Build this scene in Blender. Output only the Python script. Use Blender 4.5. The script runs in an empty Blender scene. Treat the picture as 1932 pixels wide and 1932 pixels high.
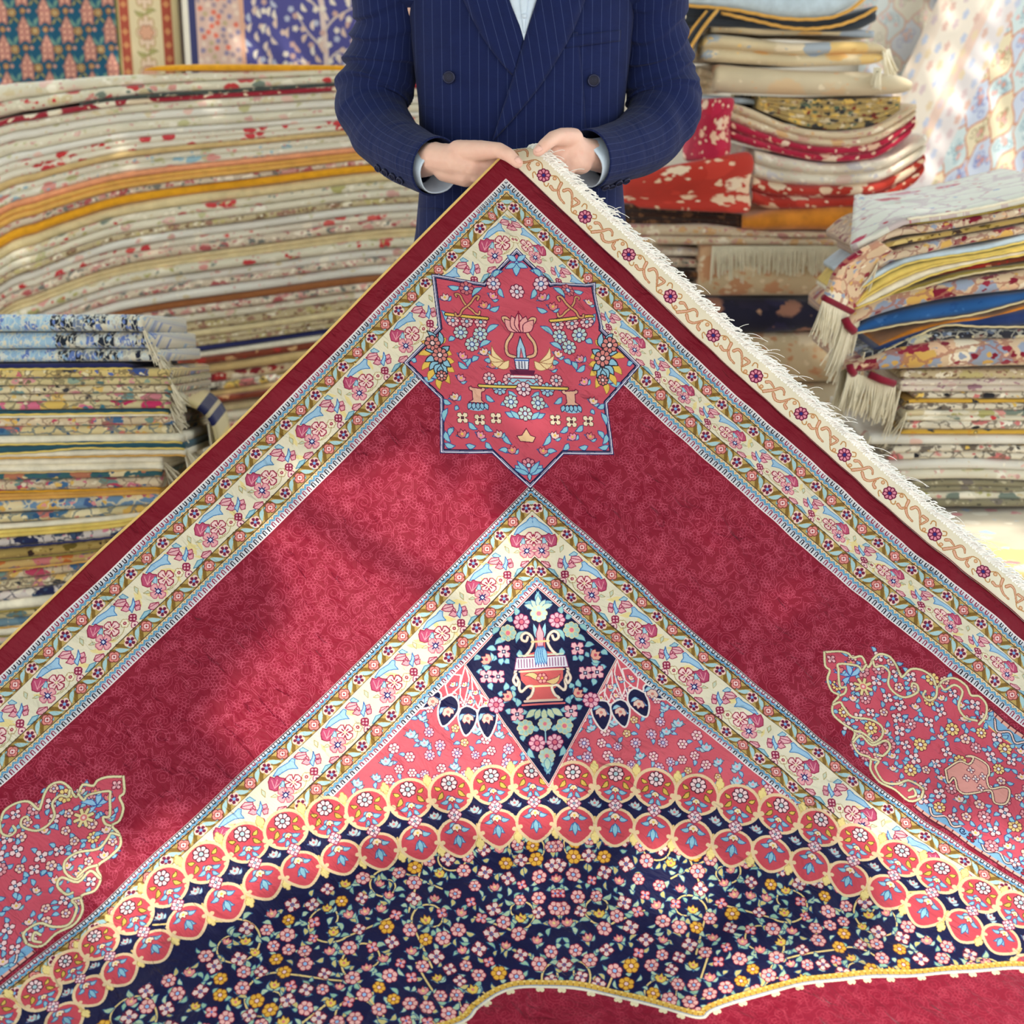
import bpy, bmesh, math, random
import numpy as np
from mathutils import Vector, Matrix
PI = math.pi
scene = bpy.context.scene
COL = scene.collection
rnd = random.Random(11)

# ---------------------------------------------------------------- camera
F_PX, PITCH, EYE = 2654.0, math.radians(17.1), 1.285
CF = np.array([0, math.cos(PITCH), -math.sin(PITCH)]); CU = np.array([0, math.sin(PITCH), math.cos(PITCH)]); CX = np.array([1.0, 0, 0])
def at(px, py, Y):
    """world point seen at (px, py) of the photograph, at the distance Y in front of the lens"""
    d = CX * (px - 966) / F_PX + CF - CU * (py - 966) / F_PX
    return np.array([0, 0, EYE]) + d * (Y / d[1])

# ---------------------------------------------------------------- helpers
def srgb(c):
    return tuple((v / 255 / 12.92 if v / 255 <= .04045 else ((v / 255 + .055) / 1.055) ** 2.4) for v in c[:3]) + (1.0,)
def obj(name, V, F, mat, parent=None, uv=None, smooth=True, mats=None, mi=None):
    me = bpy.data.meshes.new(name); me.from_pydata([tuple(map(float, v)) for v in V], [], [tuple(int(i) for i in f) for f in F]); me.update()
    for m in (mats or [mat]):
        me.materials.append(m)
    if mi is not None:
        me.polygons.foreach_set('material_index', np.asarray(mi, np.int32))
    if uv is not None:
        ul = me.uv_layers.new(name='weave'); idx = np.empty(len(me.loops), np.int32); me.loops.foreach_get('vertex_index', idx)
        ul.data.foreach_set('uv', np.asarray(uv, np.float32)[idx].ravel())
    if smooth:
        me.polygons.foreach_set('use_smooth', np.ones(len(me.polygons), bool))
    o = bpy.data.objects.new(name, me); COL.objects.link(o)
    if parent is not None:
        o.parent = parent
    return o
def tag(o, label, cat, group=None):
    o['label'] = label; o['category'] = cat
    if group:
        o['group'] = group
    return o
def struct(o):
    o['kind'] = 'structure'; return o
def grid_faces(n, m, wrap=False, off=0):
    F = []
    for i in range(n - 1):
        for j in range(m if wrap else m - 1):
            k = (j + 1) % m; F.append((off + i * m + j, off + i * m + k, off + (i + 1) * m + k, off + (i + 1) * m + j))
    return F
class MB:
    """collects tubes and boxes into one mesh"""
    def __init__(self):
        self.V, self.F, self.U = [], [], []
    def tube(self, P, r, n=6, r2=None, cap=True):
        P = np.asarray(P, float); m = len(P); o = len(self.V); r2 = r if r2 is None else r2
        for i in range(m):
            t = P[min(i + 1, m - 1)] - P[max(i - 1, 0)]; t /= np.linalg.norm(t) + 1e-9
            a = np.cross(t, [0, 0, 1.0]) if abs(t[2]) < .9 else np.cross(t, [1.0, 0, 0]); a /= np.linalg.norm(a); b = np.cross(t, a)
            rr = r[i] if hasattr(r, '__len__') else r + (r2 - r) * i / (m - 1)
            for j in range(n):
                q = 2 * PI * j / n; self.V.append(P[i] + (a * math.cos(q) + b * math.sin(q)) * rr); self.U.append((j / n, i / m))
        self.F += grid_faces(m, n, True, o)
        if cap:
            self.F += [tuple(range(o + n - 1, o - 1, -1)), tuple(range(o + (m - 1) * n, o + m * n))]
    def box(self, lo, hi):
        o = len(self.V); x0, y0, z0 = lo; x1, y1, z1 = hi
        self.V += [(x0, y0, z0), (x1, y0, z0), (x1, y1, z0), (x0, y1, z0), (x0, y0, z1), (x1, y0, z1), (x1, y1, z1), (x0, y1, z1)]; self.U += [(0, 0)] * 8
        self.F += [tuple(o + i for i in f) for f in ((3, 2, 1, 0), (4, 5, 6, 7), (0, 1, 5, 4), (1, 2, 6, 5), (2, 3, 7, 6), (3, 0, 4, 7))]
    def build(self, name, mat, parent=None, smooth=True):
        return obj(name, self.V, self.F, mat, parent, self.U, smooth)

# ---------------------------------------------------------------- materials
class Nodes:
    def __init__(self, name, rough=.85, sheen=0.0, spec=.2):
        self.m = bpy.data.materials.new(name); self.m.use_nodes = True; self.t = self.m.node_tree; self.p = self.t.nodes['Principled BSDF']
        self.p.inputs['Roughness'].default_value = rough; self.p.inputs['Specular IOR Level'].default_value = spec
        self.p.inputs['Sheen Weight'].default_value = sheen; self.p.inputs['Sheen Roughness'].default_value = .5
    def n(self, kind, **kw):
        x = self.t.nodes.new(kind)
        for k, v in kw.items():
            setattr(x, k, v)
        return x
    def put(self, sock, v):
        if hasattr(v, 'is_linked') or hasattr(v, 'links'):
            self.t.links.new(v, sock)
        else:
            sock.default_value = v
    def uv(self):
        return self.n('ShaderNodeUVMap', uv_map='weave').outputs[0]
    def gen(self):
        return self.n('ShaderNodeTexCoord').outputs['Object']
    def mapv(self, v, scale=(1, 1, 1), loc=(0, 0, 0), rot=(0, 0, 0)):
        x = self.n('ShaderNodeMapping'); self.put(x.inputs['Vector'], v); x.inputs['Scale'].default_value = scale; x.inputs['Location'].default_value = loc; x.inputs['Rotation'].default_value = rot
        return x.outputs[0]
    def noise(self, v, scale, detail=3, rough=.55, dist=0.0):
        x = self.n('ShaderNodeTexNoise'); self.put(x.inputs['Vector'], v); x.inputs['Scale'].default_value = scale; x.inputs['Detail'].default_value = detail; x.inputs['Roughness'].default_value = rough; x.inputs['Distortion'].default_value = dist
        return x.outputs[0]
    def voro(self, v, scale, feature='F1', rnd=1.0):
        x = self.n('ShaderNodeTexVoronoi', feature=feature); self.put(x.inputs['Vector'], v); x.inputs['Scale'].default_value = scale; x.inputs['Randomness'].default_value = rnd
        return x
    def math(self, op, a, b=0.0, c=0.0):
        x = self.n('ShaderNodeMath', operation=op); self.put(x.inputs[0], a); self.put(x.inputs[1], b); self.put(x.inputs[2], c); return x.outputs[0]
    def mix(self, f, a, b, mode='MIX'):
        x = self.n('ShaderNodeMix', data_type='RGBA', blend_type=mode); self.put(x.inputs[0], f); self.put(x.inputs[6], a); self.put(x.inputs[7], b); return x.outputs[2]
    def ramp(self, f, stops, interp='LINEAR'):
        x = self.n('ShaderNodeValToRGB'); self.put(x.inputs[0], f); r = x.color_ramp; r.interpolation = interp
        while len(r.elements) < len(stops):
            r.elements.new(.5)
        for e, (p, c) in zip(r.elements, stops):
            e.position = p; e.color = c
        return x.outputs[0]
    def sep(self, v, ch=0):
        x = self.n('ShaderNodeSeparateXYZ'); self.put(x.inputs[0], v); return x.outputs[ch]
    def bump(self, h, strength, dist=.002):
        x = self.n('ShaderNodeBump'); x.inputs['Strength'].default_value = strength; x.inputs['Distance'].default_value = dist; self.put(x.inputs['Height'], h)
        self.put(self.p.inputs['Normal'], x.outputs[0])
    def col(self, c):
        self.put(self.p.inputs['Base Color'], c)
def g(v):
    return (v, v, v, 1.0)
def plain(name, c, rough=.8, sheen=.2, var=.12, scale=40, bump=.25):
    N = Nodes(name, rough, sheen); v = N.gen(); n = N.noise(v, scale, 4)
    c0 = srgb(c); d = tuple(x * (1 - var) for x in c0[:3]) + (1,); l = tuple(min(1, x * (1 + var)) for x in c0[:3]) + (1,)
    N.col(N.ramp(n, [(.3, d), (.7, l)])); N.bump(N.noise(v, 700, 2), bump, .0012)
    return N.m
def rugmat(name, base, flecks, big=26, small=70, dens=.36, dens2=.3, line=None, bands=None, base2=None, soft=.25):
    """woven floral cloth: large and small blossoms scattered over a ground, with outlines"""
    N = Nodes(name, .88, .25); uv = N.uv(); w = N.mapv(uv, (1, 1.25, 1)); b = srgb(base)
    ground = N.mix(N.noise(w, 9, 3), b, srgb(base2 or tuple(int(x * .86) for x in base)))
    if bands:
        ground = N.ramp(N.math('MULTIPLY', N.sep(uv), 1 / bands[-1][0]), [(p / bands[-1][0], srgb(c)) for p, c in bands[:-1]], 'CONSTANT')
    pal = [(i / len(flecks), srgb(c)) for i, c in enumerate(flecks)]
    wob = N.n('ShaderNodeVectorMath', operation='ADD'); N.put(wob.inputs[0], w); sc = N.n('ShaderNodeVectorMath', operation='SCALE'); nn = N.n('ShaderNodeTexNoise'); N.put(nn.inputs['Vector'], w); nn.inputs['Scale'].default_value = 60
    N.put(sc.inputs[0], nn.outputs['Color']); sc.inputs['Scale'].default_value = .02; N.put(wob.inputs[1], sc.outputs[0]); w2 = wob.outputs[0]
    for (s, d, k) in ((big, dens, 0), (small, dens2, 1)):
        V = N.voro(w2, s); r = N.sep(V.outputs['Color'], 0); q = N.sep(V.outputs['Color'], 1)
        th = N.math('MULTIPLY', q, d * 1.6)
        m = N.n('ShaderNodeMapRange'); N.put(m.inputs[0], N.math('SUBTRACT', th, V.outputs['Distance'])); m.inputs[1].default_value = -.02; m.inputs[2].default_value = .06
        ground = N.mix(m.outputs[0], ground, N.ramp(r, pal, 'CONSTANT'))
        if line is not None and k == 0:
            e = N.voro(w2, s * 1.3, 'DISTANCE_TO_EDGE'); lm = N.math('LESS_THAN', e.outputs['Distance'], .055); ground = N.mix(N.math('MULTIPLY', lm, .75), ground, srgb(line))
    N.col(ground); N.bump(N.noise(uv, 900, 2), soft, .001)
    return N.m
# measured on the rug, in millimetres
STAR_ROS = [(-41.2, 200.5), (-90.1, 210.4), (-105.2, 292.2), (-70.7, 294.7), (-86.6, 313.8), (-42.4, 391.0), (-24.2, 415.7)]
STAR_HANG = [(-117.6, 270.6), (-93.2, 271.7), (-68.7, 272.8)]
STAR_HANG2 = [(-59.7, 374.1), (-24.6, 375.1)]
STAR_MID = [(-3.5, 213.3), (-4.2, 392.0), (-1.1, 435.7), (-1.4, 527.7)]
STAR_F4 = [(-111.4, 446.6), (-81.2, 449.3), (-52.7, 445.8)]
STAR_LILY = [(-44.3, 225.2), (-129.0, 230.0), (-60.8, 242.8), (-104.7, 335.9), (-66.0, 327.4), (-52.1, 350.6), (-110.2, 376.5), (-122.9, 411.0), (-112.7, 475.7), (-81.5, 477.3), (-49.5, 475.4), (-27.0, 503.1)]
STAR_LEAF = [[(-22.8, 176.8), (-40.2, 184.7)], [(-61.7, 208.2), (-76.4, 222.7)], [(-27.2, 174.3), (-37.3, 187.2)], [(-30.9, 207.6), (-25.6, 221.7)], [(-52.0, 250.5), (-37.8, 243.9)], [(-36.8, 276.9), (-54.5, 291.3)], [(-52.4, 306.9), (-68.4, 316.5)], [(-114.9, 301.8), (-124.4, 306.6)], [(-75.6, 335.4), (-85.3, 343.3)], [(-89.6, 338.7), (-95.0, 351.3)], [(-66.8, 341.5), (-54.4, 338.1)], [(-139.2, 377.0), (-160.4, 375.7)], [(-175.5, 374.4), (-160.5, 377.3)], [(-112.9, 345.4), (-99.7, 354.5)], [(-186.1, 346.6), (-193.5, 343.6)], [(-54.3, 384.9), (-65.4, 391.4)], [(-67.7, 403.9), (-56.1, 413.1)], [(-27.4, 395.5), (-15.7, 403.1)], [(-42.9, 422.2), (-31.6, 412.7)], [(-142.9, 414.4), (-132.6, 420.4)], [(-136.2, 429.8), (-141.3, 448.0)], [(-123.9, 426.5), (-118.0, 429.6)], [(-127.1, 463.4), (-133.5, 475.5)], [(-101.3, 454.2), (-89.7, 463.4)], [(-74.1, 457.0), (-62.5, 466.2)], [(-142.1, 469.3), (-135.3, 484.6)], [(-144.4, 490.6), (-129.7, 493.7)], [(-107.5, 492.4), (-94.2, 494.1)], [(-73.1, 488.1), (-64.6, 497.4)], [(-36.1, 434.6), (-18.0, 437.5)], [(-31.8, 506.3), (-46.8, 503.4)], [(-24.2, 528.0), (-12.5, 534.1)], [(-41.6, 472.1), (-30.5, 487.6)], [(-26.7, 431.4), (-6.0, 440.4)], [(-78.9, 288.6), (-73.9, 307.3)], [(-127.2, 277.0), (-135.3, 258.4)], [(-123.1, 207.9), (-104.7, 207.5)]]
STAR_BAR = [(-129.3, 259.8), (-56.7, 266.3)]
STAR_X1 = [(-108.9, 226.5), (-110.2, 221.8), (-102.6, 223.2), (-97.2, 235.7), (-91.0, 244.4), (-82.8, 251.1), (-77.0, 257.3), (-71.0, 258.7), (-69.1, 253.3)]
STAR_X2 = [(-71.8, 232.0), (-68.9, 225.7), (-75.1, 225.8), (-83.4, 237.0), (-91.0, 244.4), (-99.7, 251.4), (-104.8, 260.9), (-111.1, 262.6), (-112.3, 257.9)]
STAR_VASE = [(-25.6, 270.4), (-28.3, 264.2), (-22.1, 264.0), (-15.0, 273.3), (-12.5, 282.7), (-14.8, 293.7), (-23.3, 306.4), (-26.2, 318.9), (-23.2, 329.8), (-11.2, 334.3)]
STAR_SHELF = [(-78.8, 361.9), (-5.5, 364.8)]
STAR_PLUME = [(-156.1, 311.9), (-144.3, 333.5), (-143.4, 370.8)]
STAR_FLAME = [[(-154.2, 321.2), (-176.4, 309.1)], [(-157.8, 330.6), (-182.4, 334.1)], [(-157.2, 346.1), (-177.9, 362.0)], [(-153.3, 358.5), (-166.8, 380.5)], [(-144.9, 370.8), (-148.0, 397.3)], [(-135.4, 364.4), (-129.1, 386.1)], [(-131.6, 351.9), (-120.1, 364.2)], [(-133.9, 339.5), (-119.0, 345.5)], [(-134.5, 324.0), (-122.9, 333.1)], [(-144.3, 308.6), (-131.7, 302.1)]]
STAR_PLUMELEAF = [[(-149.3, 314.9), (-164.6, 290.2)], [(-144.9, 317.9), (-143.2, 289.8)], [(-142.2, 324.1), (-126.5, 317.6)], [(-151.5, 327.4), (-169.6, 324.6)], [(-149.2, 339.8), (-170.9, 346.4)], [(-146.5, 345.9), (-164.2, 361.8)], [(-143.6, 349.0), (-153.9, 367.9)], [(-140.4, 345.8), (-132.5, 367.5)], [(-138.5, 339.6), (-125.7, 354.9)], [(-143.8, 352.1), (-142.0, 373.9)]]
STAR_COL = [(-91.3, 391.8), (-92.7, 389.3), (-97.4, 391.9), (-96.2, 396.5), (-91.7, 398.0), (-91.2, 413.6), (-99.1, 418.4), (-70.2, 419.5), (-75.9, 413.4), (-75.0, 399.3), (-70.3, 397.7), (-67.0, 393.0), (-72.9, 389.9), (-74.6, 393.1)]
STAR_COLBASE = [(-84.6, 421.3), (-99.8, 430.9), (-92.4, 432.9), (-84.8, 433.8), (-75.6, 432.7), (-67.7, 428.8)]
STAR_BOAT = [(-20.6, 476.5), (-11.4, 474.9), (-2.9, 462.3), (3.9, 474.7), (12.8, 477.7), (7.6, 487.1), (-15.2, 485.8)]
DIA_ROS = [(-29.1, 804.3), (-52.1, 821.8), (-76.2, 939.6), (-31.1, 980.0), (-14.2, 1005.7)]
DIA_COL = ['p', 'g', 'p', 'g', 'p']
DIA_F4 = [(-60.2, 852.2), (-90.1, 892.3), (-70.9, 892.9), (-43.1, 956.3)]
DIA_LILY = [(-87.7, 865.2), (-55.7, 927.1)]
DIA_MID = [(-1.8, 791.1), (3.4, 975.7), (3.3, 1027.6)]
DIA_LEAF = [[(-9.5, 781.0), (-22.7, 772.2)], [(-10.4, 772.5), (-17.8, 783.6)], [(-3.7, 775.5), (-2.1, 753.0)], [(-43.1, 802.5), (-53.9, 799.3)], [(-37.3, 794.2), (-39.4, 780.1)], [(-55.3, 832.9), (-74.5, 840.6)], [(-65.3, 813.0), (-76.6, 823.8)], [(-72.2, 849.1), (-88.3, 847.2)], [(-56.7, 863.5), (-51.7, 871.9)], [(-62.1, 863.3), (-65.2, 874.3)], [(-78.0, 860.0), (-71.5, 864.4)], [(-96.8, 859.4), (-109.1, 864.6)], [(-94.8, 876.1), (-81.4, 876.5)], [(-82.5, 901.4), (-81.7, 915.2)], [(-95.2, 887.2), (-105.8, 884.1)], [(-61.8, 915.9), (-58.5, 902.2)], [(-51.2, 916.2), (-45.4, 908.1)], [(-64.8, 924.0), (-72.7, 921.0)], [(-49.3, 932.8), (-43.9, 930.2)], [(-41.9, 944.0), (-42.5, 930.3)], [(-53.0, 954.6), (-62.0, 948.8)], [(-42.9, 963.2), (-40.7, 971.5)], [(-38.1, 971.5), (-51.1, 968.4)], [(-33.8, 990.8), (-35.8, 1001.6)], [(-27.2, 1012.8), (-19.1, 1029.5)], [(-9.7, 983.5), (-20.4, 985.8)], [(-2.7, 1038.3), (-5.8, 1046.3)], [(1.1, 1041.1), (2.5, 1057.5)], [(-22.2, 819.9), (-39.4, 838.9)], [(-26.5, 952.8), (-37.3, 957.9)], [(-34.5, 850.2), (-29.9, 864.3)]]
DIA_URN_L = [(-7.6, 825.9), (-8.2, 837.1), (-7.8, 853.9), (-29.6, 860.1), (-34.8, 882.2), (-34.3, 900.2), (-24.3, 913.0), (-14.0, 920.2), (-25.6, 936.4)]
DIA_HANDLE = [(-20.0, 829.8), (-23.1, 836.6), (-29.7, 833.7), (-29.4, 826.7), (-22.4, 822.7), (-14.5, 828.5), (-11.9, 839.8), (-18.5, 853.5), (-31.3, 867.0), (-40.1, 880.6), (-43.1, 888.9), (-37.2, 902.9), (-37.7, 913.9), (-34.0, 919.6), (-24.2, 911.6), (-15.0, 913.3), (-18.3, 925.6), (-25.4, 932.2)]
DIA_HANDLE2 = [(-41.8, 888.9), (-46.4, 899.8), (-41.4, 908.3), (-38.4, 901.5)]
DIA_BAND = [(-31.1, 862.9), (-33.4, 882.2)]
DIA_PETALS = [[(-165.7, 928.9), (-170.2, 947.8), (-166.8, 967.0), (-160.3, 971.3), (-148.3, 962.2), (-137.2, 946.2), (-138.0, 929.8), (-149.6, 921.2)], [(-133.2, 943.7), (-138.1, 957.1), (-133.1, 979.1), (-125.5, 987.5), (-111.8, 971.7), (-107.1, 952.8), (-113.4, 944.3), (-123.8, 939.9)], [(-102.8, 943.3), (-107.2, 955.5), (-104.0, 974.7), (-91.7, 992.8), (-79.0, 972.8), (-75.5, 953.8), (-81.7, 944.1), (-92.1, 941.0)], [(-197.7, 942.8), (-184.5, 940.5), (-168.4, 931.5), (-164.1, 920.7), (-170.6, 915.0), (-184.2, 928.2)]]
DIA_WEDGE = [[(-123.5, 872.4), (-118.2, 894.7), (-120.0, 908.4), (-127.6, 935.6), (-133.7, 921.7), (-131.7, 899.8)], [(-114.1, 892.1), (-103.0, 914.5), (-99.5, 928.4), (-105.4, 943.2), (-112.8, 927.9), (-113.4, 908.6)], [(-143.2, 887.0), (-131.3, 888.8), (-134.6, 907.9), (-145.6, 918.6), (-153.6, 921.0), (-157.1, 904.4)], [(-99.3, 922.9), (-89.1, 931.5), (-81.7, 944.1), (-92.5, 950.5), (-98.7, 939.4)], [(-117.8, 919.5), (-109.0, 933.5), (-116.0, 944.2), (-125.1, 938.5)], [(-144.1, 915.9), (-135.2, 924.4), (-139.0, 936.6), (-148.5, 926.7)]]
CART_UP = [(947.3, 266.6), (963.8, 248.2), (977.4, 240.4), (987.7, 241.6), (997.7, 228.7), (1015.3, 236.9), (1016.4, 228.3), (1014.0, 218.0), (1017.3, 202.1), (1030.8, 194.3), (1045.3, 198.2), (1060.7, 208.6), (1068.0, 211.1), (1070.4, 190.3), (1085.5, 178.1), (1104.9, 175.8), (1120.7, 185.8), (1120.9, 168.5), (1132.6, 151.0), (1154.4, 149.2), (1169.4, 157.1), (1181.1, 148.3), (1197.2, 152.3), (1207.5, 170.4), (1207.3, 190.5)]
CART_LO = [(947.3, 266.6), (962.6, 286.8), (972.9, 288.0), (979.5, 304.1), (996.8, 315.4), (1009.7, 313.8), (1010.9, 332.4), (1021.3, 347.5), (1042.8, 348.6), (1064.9, 346.3), (1072.6, 364.0), (1089.9, 372.1), (1109.0, 364.4), (1119.7, 381.9), (1141.6, 391.1), (1167.9, 384.7), (1194.5, 386.5), (1206.1, 366.7), (1200.4, 349.8)]
CART_SCROLL = [[(1011.5, 234.9), (1011.8, 249.0), (1001.5, 247.8), (977.4, 267.4), (983.4, 277.4), (1001.8, 299.0), (1009.9, 293.7), (1014.3, 303.5), (1011.1, 312.4)], [(1016.4, 221.4), (1025.0, 227.1), (1032.2, 217.1), (1047.6, 218.9), (1057.7, 237.4), (1075.2, 242.7), (1092.2, 237.1), (1101.6, 216.4), (1094.8, 206.0), (1086.9, 208.2), (1088.9, 214.7)], [(1119.6, 184.1), (1128.3, 201.1), (1123.3, 214.6), (1111.9, 214.6), (1110.1, 204.9)], [(1122.6, 178.2), (1132.7, 179.6), (1139.3, 161.5), (1155.8, 162.2), (1164.9, 187.3), (1184.2, 196.5), (1201.3, 188.0)], [(1012.1, 334.1), (1018.0, 322.5), (1026.8, 325.1), (1046.9, 327.6), (1071.1, 309.1), (1091.6, 305.6), (1101.9, 318.0), (1099.0, 337.7), (1086.4, 339.0), (1084.6, 329.5)], [(1063.8, 344.6), (1076.4, 337.7), (1094.1, 337.0)], [(1111.7, 364.5), (1122.0, 359.9), (1124.5, 374.3), (1146.9, 385.8), (1165.2, 373.3), (1175.5, 354.7), (1199.0, 351.1), (1206.1, 366.7)], [(1073.1, 363.5), (1075.9, 343.8), (1098.5, 343.9), (1110.4, 320.7), (1122.5, 325.7), (1122.0, 345.9), (1114.1, 350.9)], [(1191.3, 381.2), (1197.3, 369.7), (1188.3, 361.8), (1185.0, 370.6)]]
JUG = [(1209.3, 296.0), (1218.2, 267.4), (1232.3, 262.0), (1231.5, 245.8), (1222.2, 252.2), (1230.4, 244.0), (1254.1, 240.4), (1265.0, 252.2), (1266.4, 262.1), (1279.6, 274.5), (1293.4, 258.0), (1304.2, 258.7), (1311.1, 282.9), (1296.6, 294.3), (1281.6, 278.1), (1266.1, 299.0), (1253.7, 314.1), (1241.5, 314.9), (1230.6, 303.2), (1225.8, 302.2), (1224.5, 314.7)]
INNER = [(-164.1, 1458.5), (-127.8, 1426.9), (-97.0, 1404.5), (-61.3, 1396.1), (1.2, 1401.3), (58.6, 1417.5), (129.2, 1445.2), (177.4, 1466.5), (201.9, 1454.7), (303.3, 1432.3), (438.4, 1419.0), (538.8, 1415.2), (659.2, 1406.2)]
UNIT = {'fa': (0.8, 0.0), 'fb': (7.3, 23.4), 'half': (-15.8, 20.2), 'halfleaf': [(-9.9, 19.6), (-2.1, 17.3), (-8.3, 10.6), (-12.9, 9.9)], 'bird': [(-27.8, 16.4), (-31.0, 1.8), (-27.6, -15.2), (-28.0, -26.2), (-23.7, -28.3), (-18.7, -22.4), (-9.9, -21.1), (-15.1, -15.7), (-19.5, -9.0), (-21.8, 0.7), (-23.4, 11.0)], 'wing': [(-27.4, -29.3), (-28.4, -39.7), (-20.1, -48.8), (-14.5, -45.3), (-14.1, -37.3), (-21.6, -31.0)], 'flame': [(-30.5, -44.1), (-29.4, -51.4), (-19.0, -53.7), (-20.8, -48.2), (-26.6, -44.0)], 'lb': [(-12.9, -58.2), (-3.9, -54.1), (4.4, -40.5), (-4.1, -41.2), (-6.3, -49.2)], 'lp': [[(-4.9, -45.5), (-12.7, -40.7), (-12.1, -31.2), (-3.9, -35.1), (-1.5, -41.2)], [(-0.4, -49.7), (3.9, -58.9), (9.3, -52.6), (6.2, -47.2)], [(-6.5, -55.4), (-3.4, -62.1), (1.9, -59.5), (-0.5, -52.2)], [(-10.2, -45.6), (-14.8, -46.3), (-14.0, -42.0), (-7.4, -41.9)]], 'chk': (11.2, -35.5), 'chk2': (22.5, -29.8), 'sm': (9.3, -20.6), 'bud': [(16.9, -63.6), (13.8, -71.3), (21.0, -81.4), (26.8, -78.0), (26.9, -69.9), (21.1, -64.5)], 'bleaf': [(21.5, -41.4), (17.2, -55.0), (22.1, -64.7), (25.0, -56.1), (24.0, -46.3)], 'ol1': [(-6.8, 42.2), (-5.4, 34.2), (1.1, 33.0), (-2.6, 39.0)], 'ol2': [(-25.4, 44.2), (-18.3, 42.5), (-12.1, 49.1), (-20.0, 49.1)], 'stem': [(13.7, -16.5), (18.7, -7.3), (19.1, 4.8), (15.4, 13.3)], 'stem2': [(25.9, -26.7), (31.5, -14.4)], 'ol3': [(15.4, 13.3), (17.5, -1.2)]}
STRIP = {'f': [(0.0, 0.0), (101.2, -2.9), (203.5, -2.0)], 'curl': [[(11.4, -7.0), (15.5, -11.0), (12.2, -16.0), (6.8, -13.4)], [(91.1, 13.1), (85.2, 8.1), (85.3, 3.9), (90.6, 5.5)], [(108.2, 4.7), (114.8, 9.1), (118.9, 6.5), (117.0, 1.5)], [(186.7, -9.2), (186.2, -15.5), (190.9, -17.4), (195.5, -12.3)]], 'stem': [[(8.4, 6.8), (17.7, 11.3), (27.8, 11.0)], [(92.4, -9.7), (84.4, -15.6), (72.9, -13.9), (68.1, -7.8)], [(110.6, -11.2), (119.5, -17.2), (132.2, -13.2), (136.1, -6.1)], [(192.2, 7.1), (180.7, 10.1), (172.2, 2.1)]], 'ball': [(19.1, 7.2), (80.3, -10.2), (118.7, -12.3), (184.8, 6.1)], 'leafs': [[(27.8, 11.0), (38.9, -2.5), (45.2, -12.8), (52.7, -13.2), (57.3, -8.2)], [(42.8, 3.2), (51.5, 8.3), (61.0, 4.5), (69.4, -9.1)], [(132.9, -13.9), (137.3, -1.9), (148.5, 6.1), (160.6, 7.9)], [(144.9, -7.9), (149.8, -15.4), (159.8, -13.0), (174.2, 2.9)], [(20.1, -4.6), (25.6, -8.6), (35.6, -6.1)], [(75.8, 6.4), (69.8, 4.1), (68.6, -2.9)], [(123.7, 3.2), (131.1, 4.1), (136.6, -1.3)], [(169.2, -11.2), (178.6, -10.9), (175.6, 1.5)]]}
RING = [(433.2, 1489.2), (432.2, 1437.6), (432.5, 1386.8), (433.0, 1327.7), (436.2, 1265.6), (451.5, 1202.2), (471.5, 1138.8), (499.0, 1082.2), (530.6, 1023.8), (566.6, 972.5), (602.8, 914.8), (642.6, 863.3), (682.1, 808.3), (724.8, 761.1), (775.2, 720.5), (827.5, 678.1), (879.9, 641.8), (935.1, 605.3), (993.9, 572.6), (1050.7, 540.7), (1109.6, 514.4), (1168.5, 489.3), (1231.1, 468.9), (1292.1, 456.3), (1355.4, 444.3), (1409.4, 428.6)]
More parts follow.
